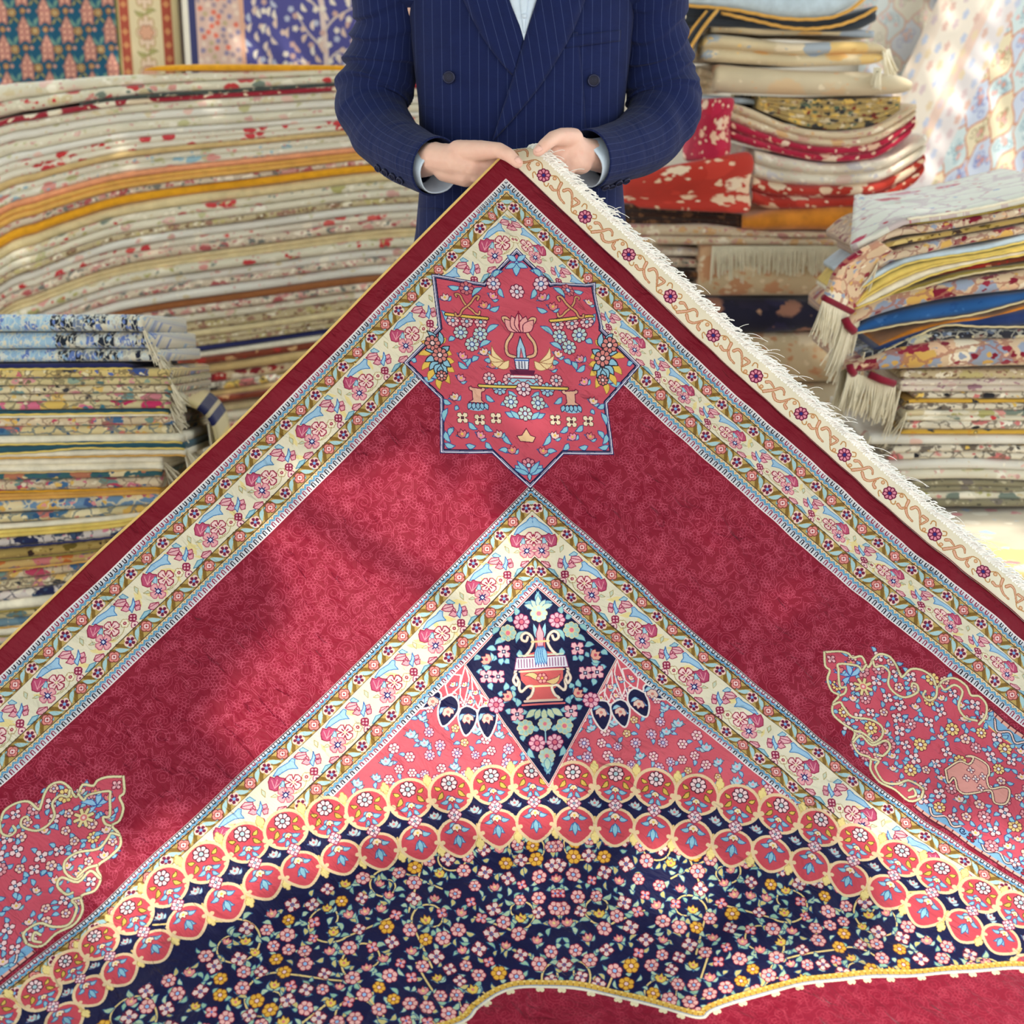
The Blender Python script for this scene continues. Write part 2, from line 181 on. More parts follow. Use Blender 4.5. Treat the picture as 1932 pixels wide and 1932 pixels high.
# ---------------------------------------------------------------- woven designs
class Canvas:
    """A woven design drawn knot by knot, in millimetres of the rug itself."""
    def __init__(self, x0, y0, x1, y1, res, ground):
        self.x0, self.y0, self.res = x0, y0, res
        self.w = int((x1 - x0) / res); self.h = int((y1 - y0) / res)
        self.a = np.empty((self.h, self.w, 3), np.uint8); self.a[:] = ground
        self.mask = None
    def _win(self, P, m=0.0):
        x0 = max(0, int((P[:, 0].min() - m - self.x0) / self.res)); x1 = min(self.w, int((P[:, 0].max() + m - self.x0) / self.res) + 2)
        y0 = max(0, int((P[:, 1].min() - m - self.y0) / self.res)); y1 = min(self.h, int((P[:, 1].max() + m - self.y0) / self.res) + 2)
        if x0 >= x1 or y0 >= y1:
            return None
        X = self.x0 + (np.arange(x0, x1) + .5) * self.res; Y = self.y0 + (np.arange(y0, y1) + .5) * self.res
        return x0, x1, y0, y1, X, Y
    def _put(self, win, ins, col):
        x0, x1, y0, y1 = win
        if self.mask is not None:
            ins = ins & self.mask[y0:y1, x0:x1]
        self.a[y0:y1, x0:x1][ins] = col
    def poly(self, P, col, line=None, lw=1.0):
        P = np.asarray(P, float); W = self._win(P)
        if W is not None and col is not None:
            x0, x1, y0, y1, X, Y = W
            ins = np.zeros((y1 - y0, x1 - x0), bool); n = len(P)
            for i in range(n):
                ax, ay = P[i]; bx, by = P[(i + 1) % n]
                if ay == by:
                    continue
                r = (Y >= min(ay, by)) & (Y < max(ay, by))
                if r.any():
                    ins[r] ^= X[None, :] < (ax + (Y[r] - ay) * (bx - ax) / (by - ay))[:, None]
            self._put((x0, x1, y0, y1), ins, col)
        if line is not None:
            self.line(np.vstack([P, P[:1]]), line, lw)
    def line(self, P, col, w, w2=None):
        P = np.asarray(P, float); w2 = w if w2 is None else w2; n = len(P) - 1
        for i in range(n):
            A, B = P[i], P[i + 1]
            hw = .5 * (w + (w2 - w) * (i + .5) / n)
            W = self._win(np.array([A, B]), hw)
            if W is None:
                continue
            x0, x1, y0, y1, X, Y = W
            d = B - A; L = d @ d + 1e-9
            px = X[None, :] - A[0]; py = Y[:, None] - A[1]
            k = np.clip((px * d[0] + py * d[1]) / L, 0, 1)
            self._put((x0, x1, y0, y1), (px - k * d[0]) ** 2 + (py - k * d[1]) ** 2 <= hw * hw, col)
    def disc(self, c, r, col):
        W = self._win(np.array([c]), r)
        if W is None:
            return
        x0, x1, y0, y1, X, Y = W
        self._put((x0, x1, y0, y1), (X[None, :] - c[0]) ** 2 + (Y[:, None] - c[1]) ** 2 <= r * r, col)
    def grid(self):
        return (self.x0 + (np.arange(self.w) + .5) * self.res)[None, :], (self.y0 + (np.arange(self.h) + .5) * self.res)[:, None]

def frame(c, ang, sc=1.0, flip=1):
    ca, sa = math.cos(ang) * sc, math.sin(ang) * sc
    def T(p):
        p = np.atleast_2d(np.asarray(p, float)) * [flip, 1]
        return np.stack([c[0] + p[:, 0] * ca - p[:, 1] * sa, c[1] + p[:, 0] * sa + p[:, 1] * ca], 1)
    T.s = sc
    return T
def curve(P, n=6):
    """smooth open curve through the points"""
    P = np.asarray(P, float); Q = np.vstack([2 * P[0] - P[1], P, 2 * P[-1] - P[-2]]); out = []
    for i in range(len(P) - 1):
        p0, p1, p2, p3 = Q[i:i + 4]
        for k in range(n):
            u = k / n
            out.append(.5 * (2 * p1 + (p2 - p0) * u + (2 * p0 - 5 * p1 + 4 * p2 - p3) * u * u + (3 * p1 - p0 - 3 * p2 + p3) * u ** 3))
    out.append(P[-1])
    return np.array(out)
def petal(n, r, r0=.55, per=6, ph=0.0):
    a = np.linspace(0, 2 * math.pi, n * per, endpoint=False)
    rr = r * (r0 + (1 - r0) * np.abs(np.cos(n * a / 2)) ** .5)
    return np.stack([rr * np.cos(a + ph), rr * np.sin(a + ph)], 1)
def rosette(cv, T, r, col, line, cen, n=8, lw=1.0, cline=None, ph=0.0):
    cv.poly(T(petal(n, r, .78, 6, ph)), col, line, lw)
    for k in range(n):
        a = ph + (k + .5) * 2 * math.pi / n
        cv.line(T([(r * .42 * math.cos(a), r * .42 * math.sin(a)), (r * .9 * math.cos(a), r * .9 * math.sin(a))]), line, lw * .8)
    cv.poly(T(petal(8, r * .4, .9)), cline or line); cv.poly(T(petal(8, r * .27, .9)), cen)
def four(cv, T, r, col, line, cen, cline=None, lw=1.0, ph=0.0):
    P = []
    for k in range(4):
        a = ph + k * math.pi / 2
        for (u, v) in ((.28, -.28), (.75, -.42), (1.05, 0), (.75, .42)):
            P.append((r * (u * math.cos(a) - v * math.sin(a)), r * (u * math.sin(a) + v * math.cos(a))))
    cv.poly(T(P), col, line, lw)
    q = r * .34
    cv.poly(T([(q, 0), (0, q), (-q, 0), (0, -q)]), cline or line); q *= .55
    cv.poly(T([(q, 0), (0, q), (-q, 0), (0, -q)]), cen)
def leaf(cv, p, q, w, col, line=None, lw=.9, bend=.15):
    p = np.asarray(p, float); q = np.asarray(q, float); d = q - p; n = np.array([-d[1], d[0]]); L = math.hypot(*d) + 1e-6; n /= L
    m = n * bend * L
    up = curve([p, p + d * .35 + n * w * .5 + m, p + d * .72 + n * w * .36 + m, q], 4)
    dn = curve([q, p + d * .72 - n * w * .36 + m, p + d * .35 - n * w * .5 + m, p], 4)
    cv.poly(np.vstack([up, dn[1:-1]]), col, line, lw)
def lily(cv, T, r, col, line, leafc, leafl, lw=.9, cen=None):
    """a flower seen from the side, growing towards -y, between two leaves"""
    for f in (-1, 1):
        leaf(cv, T([(0, r * .5)])[0], T([(f * r * 1.05, -r * .1)])[0], r * .55, leafc, leafl, lw)
    cv.poly(T(np.array([(-.3, .45), (-.75, -.1), (-.6, -.6), (-.28, -.42), (0, -.9), (.28, -.42), (.6, -.6), (.75, -.1), (.3, .45)]) * r), col, line, lw)
    cv.disc(T([(0, -.12 * r)])[0], r * .2 * T.s, cen if cen is not None else line)
def spiral(c, r, a0, turns, n=26, grow=.25):
    k = np.linspace(0, 1, n); a = a0 + turns * 2 * math.pi * k; rr = r * (1 - (1 - grow) * k)
    return np.stack([c[0] + rr * np.cos(a), c[1] + rr * np.sin(a)], 1)
def to_image(name, a):
    h, w = a.shape[:2]
    img = bpy.data.images.new(name, w, h, alpha=False)
    px = np.ones((h, w, 4), np.float32); px[..., :3] = a.astype(np.float32) / 255
    img.pixels.foreach_set(px.ravel()); img.update(); img.pack()
    return img
R2 = math.sqrt(.5)
def ST(p):
    p = np.atleast_2d(np.asarray(p, float)); return np.stack([(p[:, 0] + p[:, 1]) * R2, (p[:, 1] - p[:, 0]) * R2], 1)
def up(c, sc=1.0, rot=0.0, flip=1):
    """upright motif at (s, t) on the corner diagonal"""
    return frame(ST(c)[0], -math.pi / 4 + rot, sc, flip)
IVORY, CREAM, PALE = (236, 226, 202), (226, 212, 172), (232, 226, 214)
CRIM, CRIML, CRIMD = (124, 8, 34), (190, 78, 100), (92, 8, 34)
WINE = (136, 20, 60)
ROSE, PINK, BLUSH = (200, 78, 96), (232, 150, 156), (240, 204, 200)
NAVY, INK, BLUE, SKY, MIST = (11, 13, 62), (20, 16, 34), (62, 122, 182), (138, 186, 214), (186, 210, 204)
GOLD, BROWN, YEL, TAN, SALM = (186, 156, 88), (128, 96, 34), (228, 190, 84), (206, 158, 104), (214, 96, 88)
GREEN, TEAL = (172, 190, 160), (96, 150, 160)

def dots(cv, P, col, step=1.15, mask=None):
    """stitched outline: single knots along a path"""
    P = np.asarray(P, float); d = np.hypot(*np.diff(P, axis=0).T); L = np.concatenate([[0], np.cumsum(d)])
    if L[-1] < step:
        return
    k = np.arange(0, L[-1], step)
    x = ((np.interp(k, L, P[:, 0]) - cv.x0) / cv.res).astype(int); y = ((np.interp(k, L, P[:, 1]) - cv.y0) / cv.res).astype(int)
    ok = (x > 0) & (y > 0) & (x < cv.w - 1) & (y < cv.h - 1); x, y = x[ok], y[ok]
    if mask is not None:
        m = mask[y, x]; x, y = x[m], y[m]
    cv.a[y, x] = col; cv.a[y, x + 1] = col

def tracery(cv, mask, rng, area, step=14.0, col=CRIML):
    """the self-coloured vine pattern of the red ground"""
    x0, y0, x1, y1 = area
    circ = np.array([(math.cos(a), math.sin(a)) for a in np.linspace(0, 2 * math.pi, 17)])
    y = y0
    while y < y1:
        x = x0
        while x < x1:
            c = (x + rng.uniform(-.4, .4) * step, y + rng.uniform(-.4, .4) * step); x += step
            ix, iy = int((c[0] - cv.x0) / cv.res), int((c[1] - cv.y0) / cv.res)
            if not (0 <= ix < cv.w and 0 <= iy < cv.h and mask[iy, ix]):
                continue
            T = frame(c, rng.choice(8) * math.pi / 4, rng.uniform(.85, 1.15)); k = rng.random()
            def D(P):
                dots(cv, T(P), col, 1.3, mask)
            if k < .26:
                for j in range(6):
                    a = j * math.pi / 3
                    D(circ * 2.9 + [6.2 * math.cos(a), 6.2 * math.sin(a)])
                D(np.array([(3, 0), (0, 3), (-3, 0), (0, -3), (3, 0)]))
            elif k < .5:
                D(curve([(-9, 0), (-3, 4), (3, 3.4), (10, 0), (3, -3.4), (-3, -4), (-9, 0)], 5)); D([(-6, 0), (5, 0)])
            elif k < .62:
                D(spiral((0, 0), 11, 0, 1.4, 40, .3)); D(spiral((0, 0), 14, .4, .8, 30, .9))
            elif k < .8:
                D(curve([(-13, 5), (-7, -4), (0, 0), (7, 5), (13, -4)], 8)); D(curve([(-12, 8), (-6, -1), (1, 3), (8, 8)], 8)); D(circ * 2.4 + [9, -5])
            elif k < .9:
                D(np.array([(4, 0), (0, 4), (-4, 0), (0, -4), (4, 0)])); D(np.array([(8, 3), (8, -3), (3, -8), (-3, -8), (-8, -3), (-8, 3), (-3, 8), (3, 8), (8, 3)]))
            else:
                D([(-9, -3), (9, -3)]); D([(-9, 0), (9, 0)]); D(circ * 3 + [-11, 4]); D(circ * 2.5 + [11, 3])
        y += step

def zig(cv, a0, a1, inner, b0, b1, per=10.4):
    """lappet guard: white cord at a0, loops, a blue zigzag, and a dark cord at a1"""
    d = 1 if a1 > a0 else -1; W = abs(a1 - a0)
    cv.poly([(a0, b0), (a1, b0), (a1, b1), (a0, b1)], (206, 208, 214))
    cv.poly([(a0 + d * W * .62, b0), (a1, b0), (a1, b1), (a0 + d * W * .62, b1)], (222, 208, 168))
    b = b0
    z = []
    while b < b1:
        u = [(a0 + d * 1.6, b + 1.5), (a0 + d * W * .44, b + 1.5), (a0 + d * W * .52, b + per * .3), (a0 + d * W * .44, b + per * .56), (a0 + d * 1.6, b + per * .56)]
        cv.line(u, WINE if (int(b / per) // 9) % 2 else INK, 1.6)
        z += [(a0 + d * W * .56, b - per * .2), (a0 + d * W * .78, b + per * .3)]
        cv.disc((a0 + d * W * .86, b + per * .8), 1.3, (214, 140, 84)); b += per
    cv.line(z, (44, 98, 150), 3.2); cv.line(z, (120, 180, 212), 1.6)
    cv.line([(a0, b0), (a0, b1)], (236, 228, 226), 2.2); cv.line([(a1, b0), (a1, b1)], (70, 54, 40), 1.5)

def brown(cv, a0, a1, b0, b1, per, first, mirror=1):
    """small-flower guard on a gold and brown ground"""
    cv.poly([(a0, b0), (a1, b0), (a1, b1), (a0, b1)], GOLD); c = (a0 + a1) / 2; h = (a1 - a0) / 2
    b = first - per * math.ceil((first - b0) / per); k = 0
    while b < b1:
        for j in (0, 1):
            m = b + per * (.25 + .5 * j); f = mirror * (1 if j else -1)
            for q in (-1, 1):
                cv.line([(c - h * .85, m + q * 6.5 + f * 8), (c + h * .85, m + q * 6.5 - f * 8)], BROWN, 6)
            leaf(cv, (c - h * .72, m + f * 8.5), (c + h * .72, m - f * 8.5), 7, (168, 204, 208), None, .8, 0.08)
            for q in (-1, 1):
                leaf(cv, (c + f * h * .6, m + q * 13.5), (c + f * h * .25 , m + q * 8), 5, (158, 200, 208), TEAL, .8, 0)
        T = frame((c, b), -math.pi / 4)
        cv.poly(T(petal(5, 10.5, .75)), (238, 206, 190)); cv.poly(T(petal(5, 8.2, .3, 8, .3)), (110, 16, 58)); cv.disc((c, b), 2.6, (120, 170, 220))
        T = frame((c, b + per / 2), 0)
        cv.poly(T(petal(4, 9.5, .72, 8)), (222, 140, 130), (120, 40, 44), 1.3); cv.poly(T(petal(4, 5, .8)), BLUSH, (150, 40, 50), 1.0); cv.disc((c, b + per / 2), 1.5, (150, 30, 50))
        b += per
    for q in (a0, a1):
        cv.line([(q, b0), (q, b1)], (62, 48, 40), 1.4)

def ivory_unit(cv, ax, by, sa=1.0):
    U = UNIT
    def P(k):
        v = np.asarray(U[k], float); v = np.atleast_2d(v) * [1, sa]; return v + [ax, by]
    def F(k):
        return frame(P(k)[0], -math.pi / 4)
    OL = (170, 152, 96)
    for k in ('stem', 'stem2', 'ol3'):
        cv.line(curve(P(k), 4), OL, 1.1)
    for k in ('ol1', 'ol2'):
        cv.poly(P(k), (196, 206, 186), OL, 1.0)
    cv.poly(P('bird'), (158, 196, 224), BLUE, 1.4); cv.poly(P('bleaf'), (150, 192, 206), (66, 130, 160), 1.3); cv.poly(P('flame'), (166, 200, 212), (66, 130, 170), 1.2)
    cv.poly(P('wing'), (230, 176, 180), (150, 34, 76), 1.4); w = P('wing'); cv.line([w[0], (w[2] + w[3]) / 2], (150, 34, 76), 1.2)
    for q in U['lp']:
        cv.poly(np.array(q) * [1, sa] + [ax, by], (228, 162, 172), (150, 34, 76), 1.3)
    cv.poly(P('lb'), (160, 206, 226), (52, 100, 170), 1.3); cv.poly(P('bud'), (230, 172, 178), (150, 34, 70), 1.4)
    q = P('bud'); cv.line([q[0], q[2]], (150, 34, 70), 1.1)
    T = F('chk'); cv.poly(T(petal(4, 7.4, .85, 6, math.pi / 4)), (140, 26, 66))
    for (u, v) in ((-2.6, -2.6), (2.6, -2.6), (-2.6, 2.6), (2.6, 2.6)):
        cv.disc(T([(u, v)])[0], 1.7, (232, 180, 186))
    T = F('chk2'); cv.poly(T(petal(4, 6, .85, 6, math.pi / 4)), BLUSH, (150, 40, 80), 1.2); cv.disc(P('chk2')[0], 1.7, (120, 30, 80))
    T = F('sm'); cv.poly(T(petal(6, 7.5, .8)), (236, 226, 196), (168, 140, 90), 1.0); cv.disc(P('sm')[0], 2.8, (160, 30, 70)); cv.disc(P('sm')[0], 1.1, CREAM)
    T = F('half'); cv.poly(T(np.array([(-11, 9), (-13, -2), (-10, -10), (-4, -8), (0, -12), (5, -9), (12, -8), (11, -1), (3, 3), (2, 11), (-3, 12)])), (186, 74, 110), (140, 20, 60), 1.4)
    for (u, v) in ((-8, -5), (1, -6), (7, -3)):
        cv.line(T([(-3, 8), (u, v)]), (232, 160, 170), 1.2)
    cv.poly(P('halfleaf'), (170, 204, 220), (60, 130, 160), 1.0)
    for (k, pc, lc, ic, iq) in (('fa', (240, 206, 200), (150, 20, 60), (150, 30, 60), CREAM), ('fb', (232, 166, 170), (190, 96, 120), (24, 24, 96), (200, 220, 240))):
        T = F(k); P4 = []
        for j in range(4):
            a = math.pi / 4 + j * math.pi / 2
            for (u, v) in ((3.2, -3.6), (10.2, -6.6), (13.4, -3.6), (13.4, 3.6), (10.2, 6.6)):
                P4.append((u * math.cos(a) - v * math.sin(a), u * math.sin(a) + v * math.cos(a)))
        cv.poly(T(P4), pc, lc, 1.7)
        for j in range(4):
            a = math.pi / 4 + j * math.pi / 2; cv.line(T([(3 * math.cos(a), 3 * math.sin(a)), (7.4 * math.cos(a), 7.4 * math.sin(a))]), ic, 1.5)
        if k == 'fb':
            cv.poly(T([(5.5, 0), (0, 5.5), (-5.5, 0), (0, -5.5)]), ic)
        cv.poly(T([(3.2, 0), (0, 3.2), (-3.2, 0), (0, -3.2)]), iq)

def ivory(cv, a0, a1, b0, b1, per, first, rng):
    cv.poly([(a0, b0), (a1, b0), (a1, b1), (a0, b1)], (228, 220, 194))
    for k in range(int((b1 - b0) / 26)):
        c = (rng.uniform(a0 + 6, a1 - 6), rng.uniform(b0, b1)); T = frame(c, rng.choice([0.2, 2.4]))
        m = rng.uniform(4, 9); cv.poly(T([(-m * 2, 0), (-m * .6, -m * .55), (m, -m * .3), (m * 1.8, m * .2), (0, m * .6)]), (232, 212, 148))
    n0 = math.floor((b0 - first) / per)
    for k in range(n0, int((b1 - first) / per) + 2):
        ivory_unit(cv, a0 + 33.5, first + k * per, per / 117.0)

def scatter(rng, area, gap, ok, tries=9000):
    x0, y0, x1, y1 = area; pts = []; cell = {}
    for _ in range(tries):
        p = (rng.uniform(x0, x1), rng.uniform(y0, y1))
        if not ok(p):
            continue
        i, j = int(p[0] / gap), int(p[1] / gap)
        if any((p[0] - q[0]) ** 2 + (p[1] - q[1]) ** 2 < gap * gap for u in (i - 1, i, i + 1) for v in (j - 1, j, j + 1) for q in cell.get((u, v), ())):
            continue
        pts.append(p); cell.setdefault((i, j), []).append(p)
    return pts

def draw_star(cv):
    star = [(0, 138.5), (58, 200), (150, 186), (144, 284), (208.5, 348), (148.5, 413), (151.5, 507), (63, 508), (0, 569.6)]
    out = ST(star + [(-s, t) for s, t in star[-2:0:-1]])
    cv.poly(out, (224, 222, 232)); C = out.mean(0)
    def inset(m):
        P = np.asarray(out); n = len(P); Q = []
        for i in range(n):
            a, b, c = P[i - 1], P[i], P[(i + 1) % n]
            e1 = (b - a) / np.linalg.norm(b - a); e2 = (c - b) / np.linalg.norm(c - b)
            n1 = np.array([-e1[1], e1[0]]); n2 = np.array([-e2[1], e2[0]]); k = n1 + n2
            Q.append(b + k * m / (1 + n1 @ n2))
        return np.array(Q)
    sg = 1 if np.linalg.norm(inset(1)[0] - C) < np.linalg.norm(out[0] - C) else -1
    cv.line(np.vstack([out, out[:1]]), (40, 36, 90), 1.6)
    cv.line(np.vstack([inset(3.2 * sg), inset(3.2 * sg)[:1]]), (70, 66, 120), 1.3)
    cv.poly(inset(5.6 * sg), ROSE, NAVY, 2.6)
    DK = (96, 10, 52)
    for f in (1, -1):
        def M(p):
            return [(f * s, t) for s, t in np.atleast_2d(p)]
        for q in STAR_LEAF:
            P = ST(M(q)); P[1] = P[0] + (P[1] - P[0]) * 1.3; leaf(cv, P[0], P[1], 9, (140, 196, 210), (38, 66, 140), 1.2, .12 * f)
        for p in STAR_HANG + STAR_HANG2:
            rosette(cv, up(M(p)[0]), 11.5, (236, 190, 190), DK, (150, 200, 220), 8, 1.3)
        cv.line(ST(M(STAR_BAR)), INK, 7); cv.line(ST(M(STAR_BAR)), YEL, 4.2)
        for q in (STAR_X1, STAR_X2):
            cv.line(curve(ST(M(q)), 5), DK, 5.6); cv.line(curve(ST(M(q)), 5), TAN, 3)
        cols = [(232, 200, 208), (200, 110, 116), MIST, MIST, MIST, (150, 196, 214), MIST]
        for p, c in zip(STAR_ROS, cols):
            rosette(cv, up(M(p)[0]), 13, c, DK, (200, 220, 236), 8, 1.4, (40, 60, 130))
        for i, p in enumerate(STAR_LILY):
            lily(cv, up(M(p)[0], 1, (.5 if i % 3 == 0 else -.3) * f), 11, ((228, 150, 170), (232, 200, 190), (220, 130, 130))[i % 3], DK, (140, 196, 210), (38, 66, 140), 1.1, YEL)
        for p in STAR_F4:
            four(cv, up(M(p)[0], 1, math.pi / 4), 11.5, (240, 222, 190), (70, 30, 40), (90, 40, 60))
        for q in STAR_FLAME:
            P = ST(M(q)); leaf(cv, P[0], P[1], 11, YEL, (150, 90, 50), 1.0, .1 * f)
        for q in STAR_PLUMELEAF:
            P = ST(M(q)); leaf(cv, P[0], P[1], 11, (140, 190, 212), INK, 1.6, .1 * f)
        for p, r in zip(STAR_PLUME, (14, 14, 10)):
            rosette(cv, up(M(p)[0]), r, (214, 130, 122), INK, BLUSH, 8, 1.5)
        cv.poly(ST(M(STAR_COLBASE)), (140, 190, 214)); cv.poly(ST(M(STAR_COL)), (226, 176, 150), DK, 1.5)
        for k in range(5):
            P = ST(M([(STAR_COL[6][0] + 4 + k * 6.2, STAR_COL[6][1]), (STAR_COL[6][0] - 1 + k * 8.6, STAR_COL[6][1] + 13)])); leaf(cv, P[0], P[1], 8, (140, 190, 214), NAVY, 1.2, 0)
        # the vase: flames, neck and body
        for k, (a, r) in enumerate(((-.5, 34), (-.1, 38), (.35, 36), (.8, 32))):
            P = ST(M([(-22, 352 - k * 4), (-22 - r * math.cos(a), 345 + r * math.sin(a) - 14)])); leaf(cv, P[0], P[1], 12, (240, 212, 160), (150, 90, 60), 1.1, -.15 * f)
        v = curve(ST(M(STAR_VASE)), 5); cv.line(v, DK, 7.6); cv.line(v, (226, 184, 140), 4.6)
    for k in range(-2, 3):
        P = ST([(k * 3, 290), (k * 13, 252 + abs(k) * 7)]); leaf(cv, P[0], P[1], 17, (236, 164, 160), DK, 1.5, 0)
    cv.line(ST([(0, 250), (0, 284)]), (150, 20, 60), 2.2)
    cv.poly(ST([(-9, 345), (-7, 318), (0, 296), (7, 318), (9, 345)]), (168, 206, 226), NAVY, 1.3); cv.poly(ST([(-4, 340), (0, 318), (4, 340)]), (220, 120, 130), DK, 1)
    cv.poly(ST([(-13, 336), (13, 336), (11, 356), (-11, 356)]), (226, 226, 236), NAVY, 1.5)
    for k in (-5, 0, 5):
        cv.line(ST([(k, 342), (k, 354)]), NAVY, 1.3)
    cv.line(ST([(-12, 340), (12, 340)]), (60, 110, 190), 2.5)
    cv.poly(ST([(-23, 357), (23, 357), (20, 366), (-20, 366)]), (96, 16, 60)); cv.line(ST([(-20, 369), (20, 369)]), (236, 230, 230), 3.4)
    cv.poly(ST([(-20, 372), (20, 372), (30, 385), (-30, 385)]), (150, 200, 220), DK, 1.4)
    cv.line(ST([(-27 + 9 * k, 382 if k % 2 else 375) for k in range(7)]), (150, 40, 60), 1.6)
    b = ST([(-78, 388), (78, 388)]); cv.line(b, INK, 7); cv.line(b, (226, 196, 96), 4.2)
    for p, c in zip(STAR_MID, ((236, 200, 206), (236, 206, 210), MIST, (222, 140, 150))):
        rosette(cv, up((0, p[1])), 13.5, c, DK, (190, 214, 232), 8, 1.5)
    P = ST([(0, 158), (0, 186)]); leaf(cv, P[0], P[1], 13, (140, 196, 220), (38, 66, 140), 1.2, 0)
    for f in (-1, 1):
        for q in (((0, 160), (16 * f, 150)), ((0, 164), (19 * f, 172)), ((0, 545), (-26 * f, 534)), ((0, 545), (20 * f, 520))):
            P = ST(q); leaf(cv, P[0], P[1], 9, (140, 196, 220), (38, 66, 140), 1.2, 0)
    P = ST([(0, 542), (0, 556)]); leaf(cv, P[0], P[1], 7, (140, 196, 220), NAVY, 1, 0)
    cv.poly(ST([(s - STAR_BOAT[2][0], t) for s, t in STAR_BOAT]), (236, 196, 150), DK, 1.5)

def draw_diamond(cv):
    D = ST([(0, 745), (124.5, 871), (0, 1077), (-124.5, 871)])
    for f in (1, -1):
        for q in DIA_WEDGE:
            cv.poly(ST([(f * s, t) for s, t in q]), (206, 84, 100), (236, 218, 214), 2.4)
            c = np.mean(q, 0); c = (f * c[0], c[1]); lily(cv, up(c, 1, -.6 * f), 7.5, BLUSH, (150, 30, 60), (150, 200, 216), (60, 110, 150), .9, YEL)
        for q in DIA_PETALS:
            P = curve(np.vstack([ST([(f * s, t) for s, t in q]), ST([(f * q[0][0], q[0][1])])]), 4); cv.poly(P, NAVY, (234, 220, 214), 3.0)
            c = np.mean(q, 0); c = (f * c[0], c[1]); lily(cv, up(c, 1, math.pi - .3 * f), 13, (228, 196, 180), (120, 30, 60), (160, 200, 210), (60, 110, 170), .9, (214, 130, 120))
    cv.poly(D, NAVY, (240, 226, 210), 3.6); cv.line(np.vstack([D, D[:1]]), (190, 60, 90), 1.1)
    for f in (1, -1):
        def M(p):
            return [(f * s, t) for s, t in np.atleast_2d(p)]
        for q in DIA_LEAF:
            P = ST(M(q)); leaf(cv, P[0], P[1], 9, (150, 198, 196), (70, 130, 170), 1.0, .15 * f)
        for p, c in zip(DIA_ROS, DIA_COL):
            rosette(cv, up(M(p)[0]), 13.5, (236, 176, 190) if c == 'p' else (160, 196, 190), (140, 30, 80) if c == 'p' else (214, 200, 150), (222, 110, 130), 8, 1.3)
        for p in DIA_F4:
            four(cv, up(M(p)[0], 1, math.pi / 4), 12.5, (238, 186, 190), (150, 40, 90), (220, 220, 236), NAVY)
        for p in DIA_LILY:
            lily(cv, up(M(p)[0], 1, -1.0 * f), 13, (232, 170, 150), (120, 30, 60), (160, 200, 190), (70, 130, 170), 1.0, (200, 80, 100))
        urn = DIA_URN_L; cv.poly(ST(M(urn) + [(0, urn[-1][1]), (0, urn[0][1])]), (206, 92, 92))
        for q in (DIA_HANDLE, DIA_HANDLE2):
            h = curve(ST(M(q)), 5); cv.line(h, (150, 120, 110), 5.2); cv.line(h, (240, 222, 200), 3.8)
    t0, t1 = DIA_BAND[0][1], DIA_BAND[1][1]
    cv.poly(ST([(-40, t0), (40, t0), (44, t1), (-44, t1)]), (226, 222, 232), (120, 40, 90), 1.4)
    for k in range(-8, 9):
        cv.line(ST([(k * 4.6, t0 + 3), (k * 4.6, t1 - 3)]), (126, 60, 110), 1.2)
    for q, c in ((t0 - 3, (206, 214, 190)), (t1 + 3.4, (226, 200, 170))):
        cv.line(ST([(-36, q), (36, q)]), c, 3)
    for f in (-1, 1):
        P = ST([(4 * f, 905), (30 * f, 893)]); leaf(cv, P[0], P[1], 9, (226, 190, 130), (120, 70, 70), 1, .2)
        P = ST([(3 * f, 838), (10 * f, 806)]); leaf(cv, P[0], P[1], 8, (150, 200, 216), NAVY, 1, 0)
    rosette(cv, up((0, 899)), 9, (236, 160, 150), (140, 30, 60), YEL, 6, 1.2)
    cv.line(ST([(-14, 912), (14, 912)]), (236, 220, 160), 3.4); cv.line(ST([(-30, 936), (30, 936)]), (226, 190, 170), 4); cv.line(ST([(-34, 942), (34, 942)]), (226, 110, 110), 3)
    cv.poly(ST([(-5, 846), (-6, 825), (0, 808), (6, 825), (5, 846)]), (226, 170, 180), (140, 40, 80), 1.2); cv.line(ST([(-14, 838), (14, 838)]), (226, 206, 150), 3.4)
    for k in range(-2, 3):
        P = ST([(k * 2.5, 846), (k * 4, 876)]); leaf(cv, P[0], P[1], 7, (150, 200, 226), (50, 110, 180), 1, 0)
        P = ST([(k * 6, 950), (k * 15, 972 - abs(k) * 4)]); leaf(cv, P[0], P[1], 11, (206, 214, 176), (70, 120, 150), 1.2, 0)
        P = ST([(k * 2, 782), (k * 12, 760 + abs(k) * 8)]); leaf(cv, P[0], P[1], 9, (186, 206, 190), (70, 120, 160), 1, 0)
    for p, r in zip(DIA_MID, (14, 11, 13)):
        rosette(cv, up((0, p[1])), r, (176, 206, 200), (206, 200, 160), (226, 120, 140), 8, 1.3)
    P = ST([(0, 1030), (0, 1052)]); leaf(cv, P[0], P[1], 10, (176, 206, 190), (70, 130, 170), 1, 0); cv.line(ST([(0, 985), (0, 1005)]), (150, 190, 200), 2)

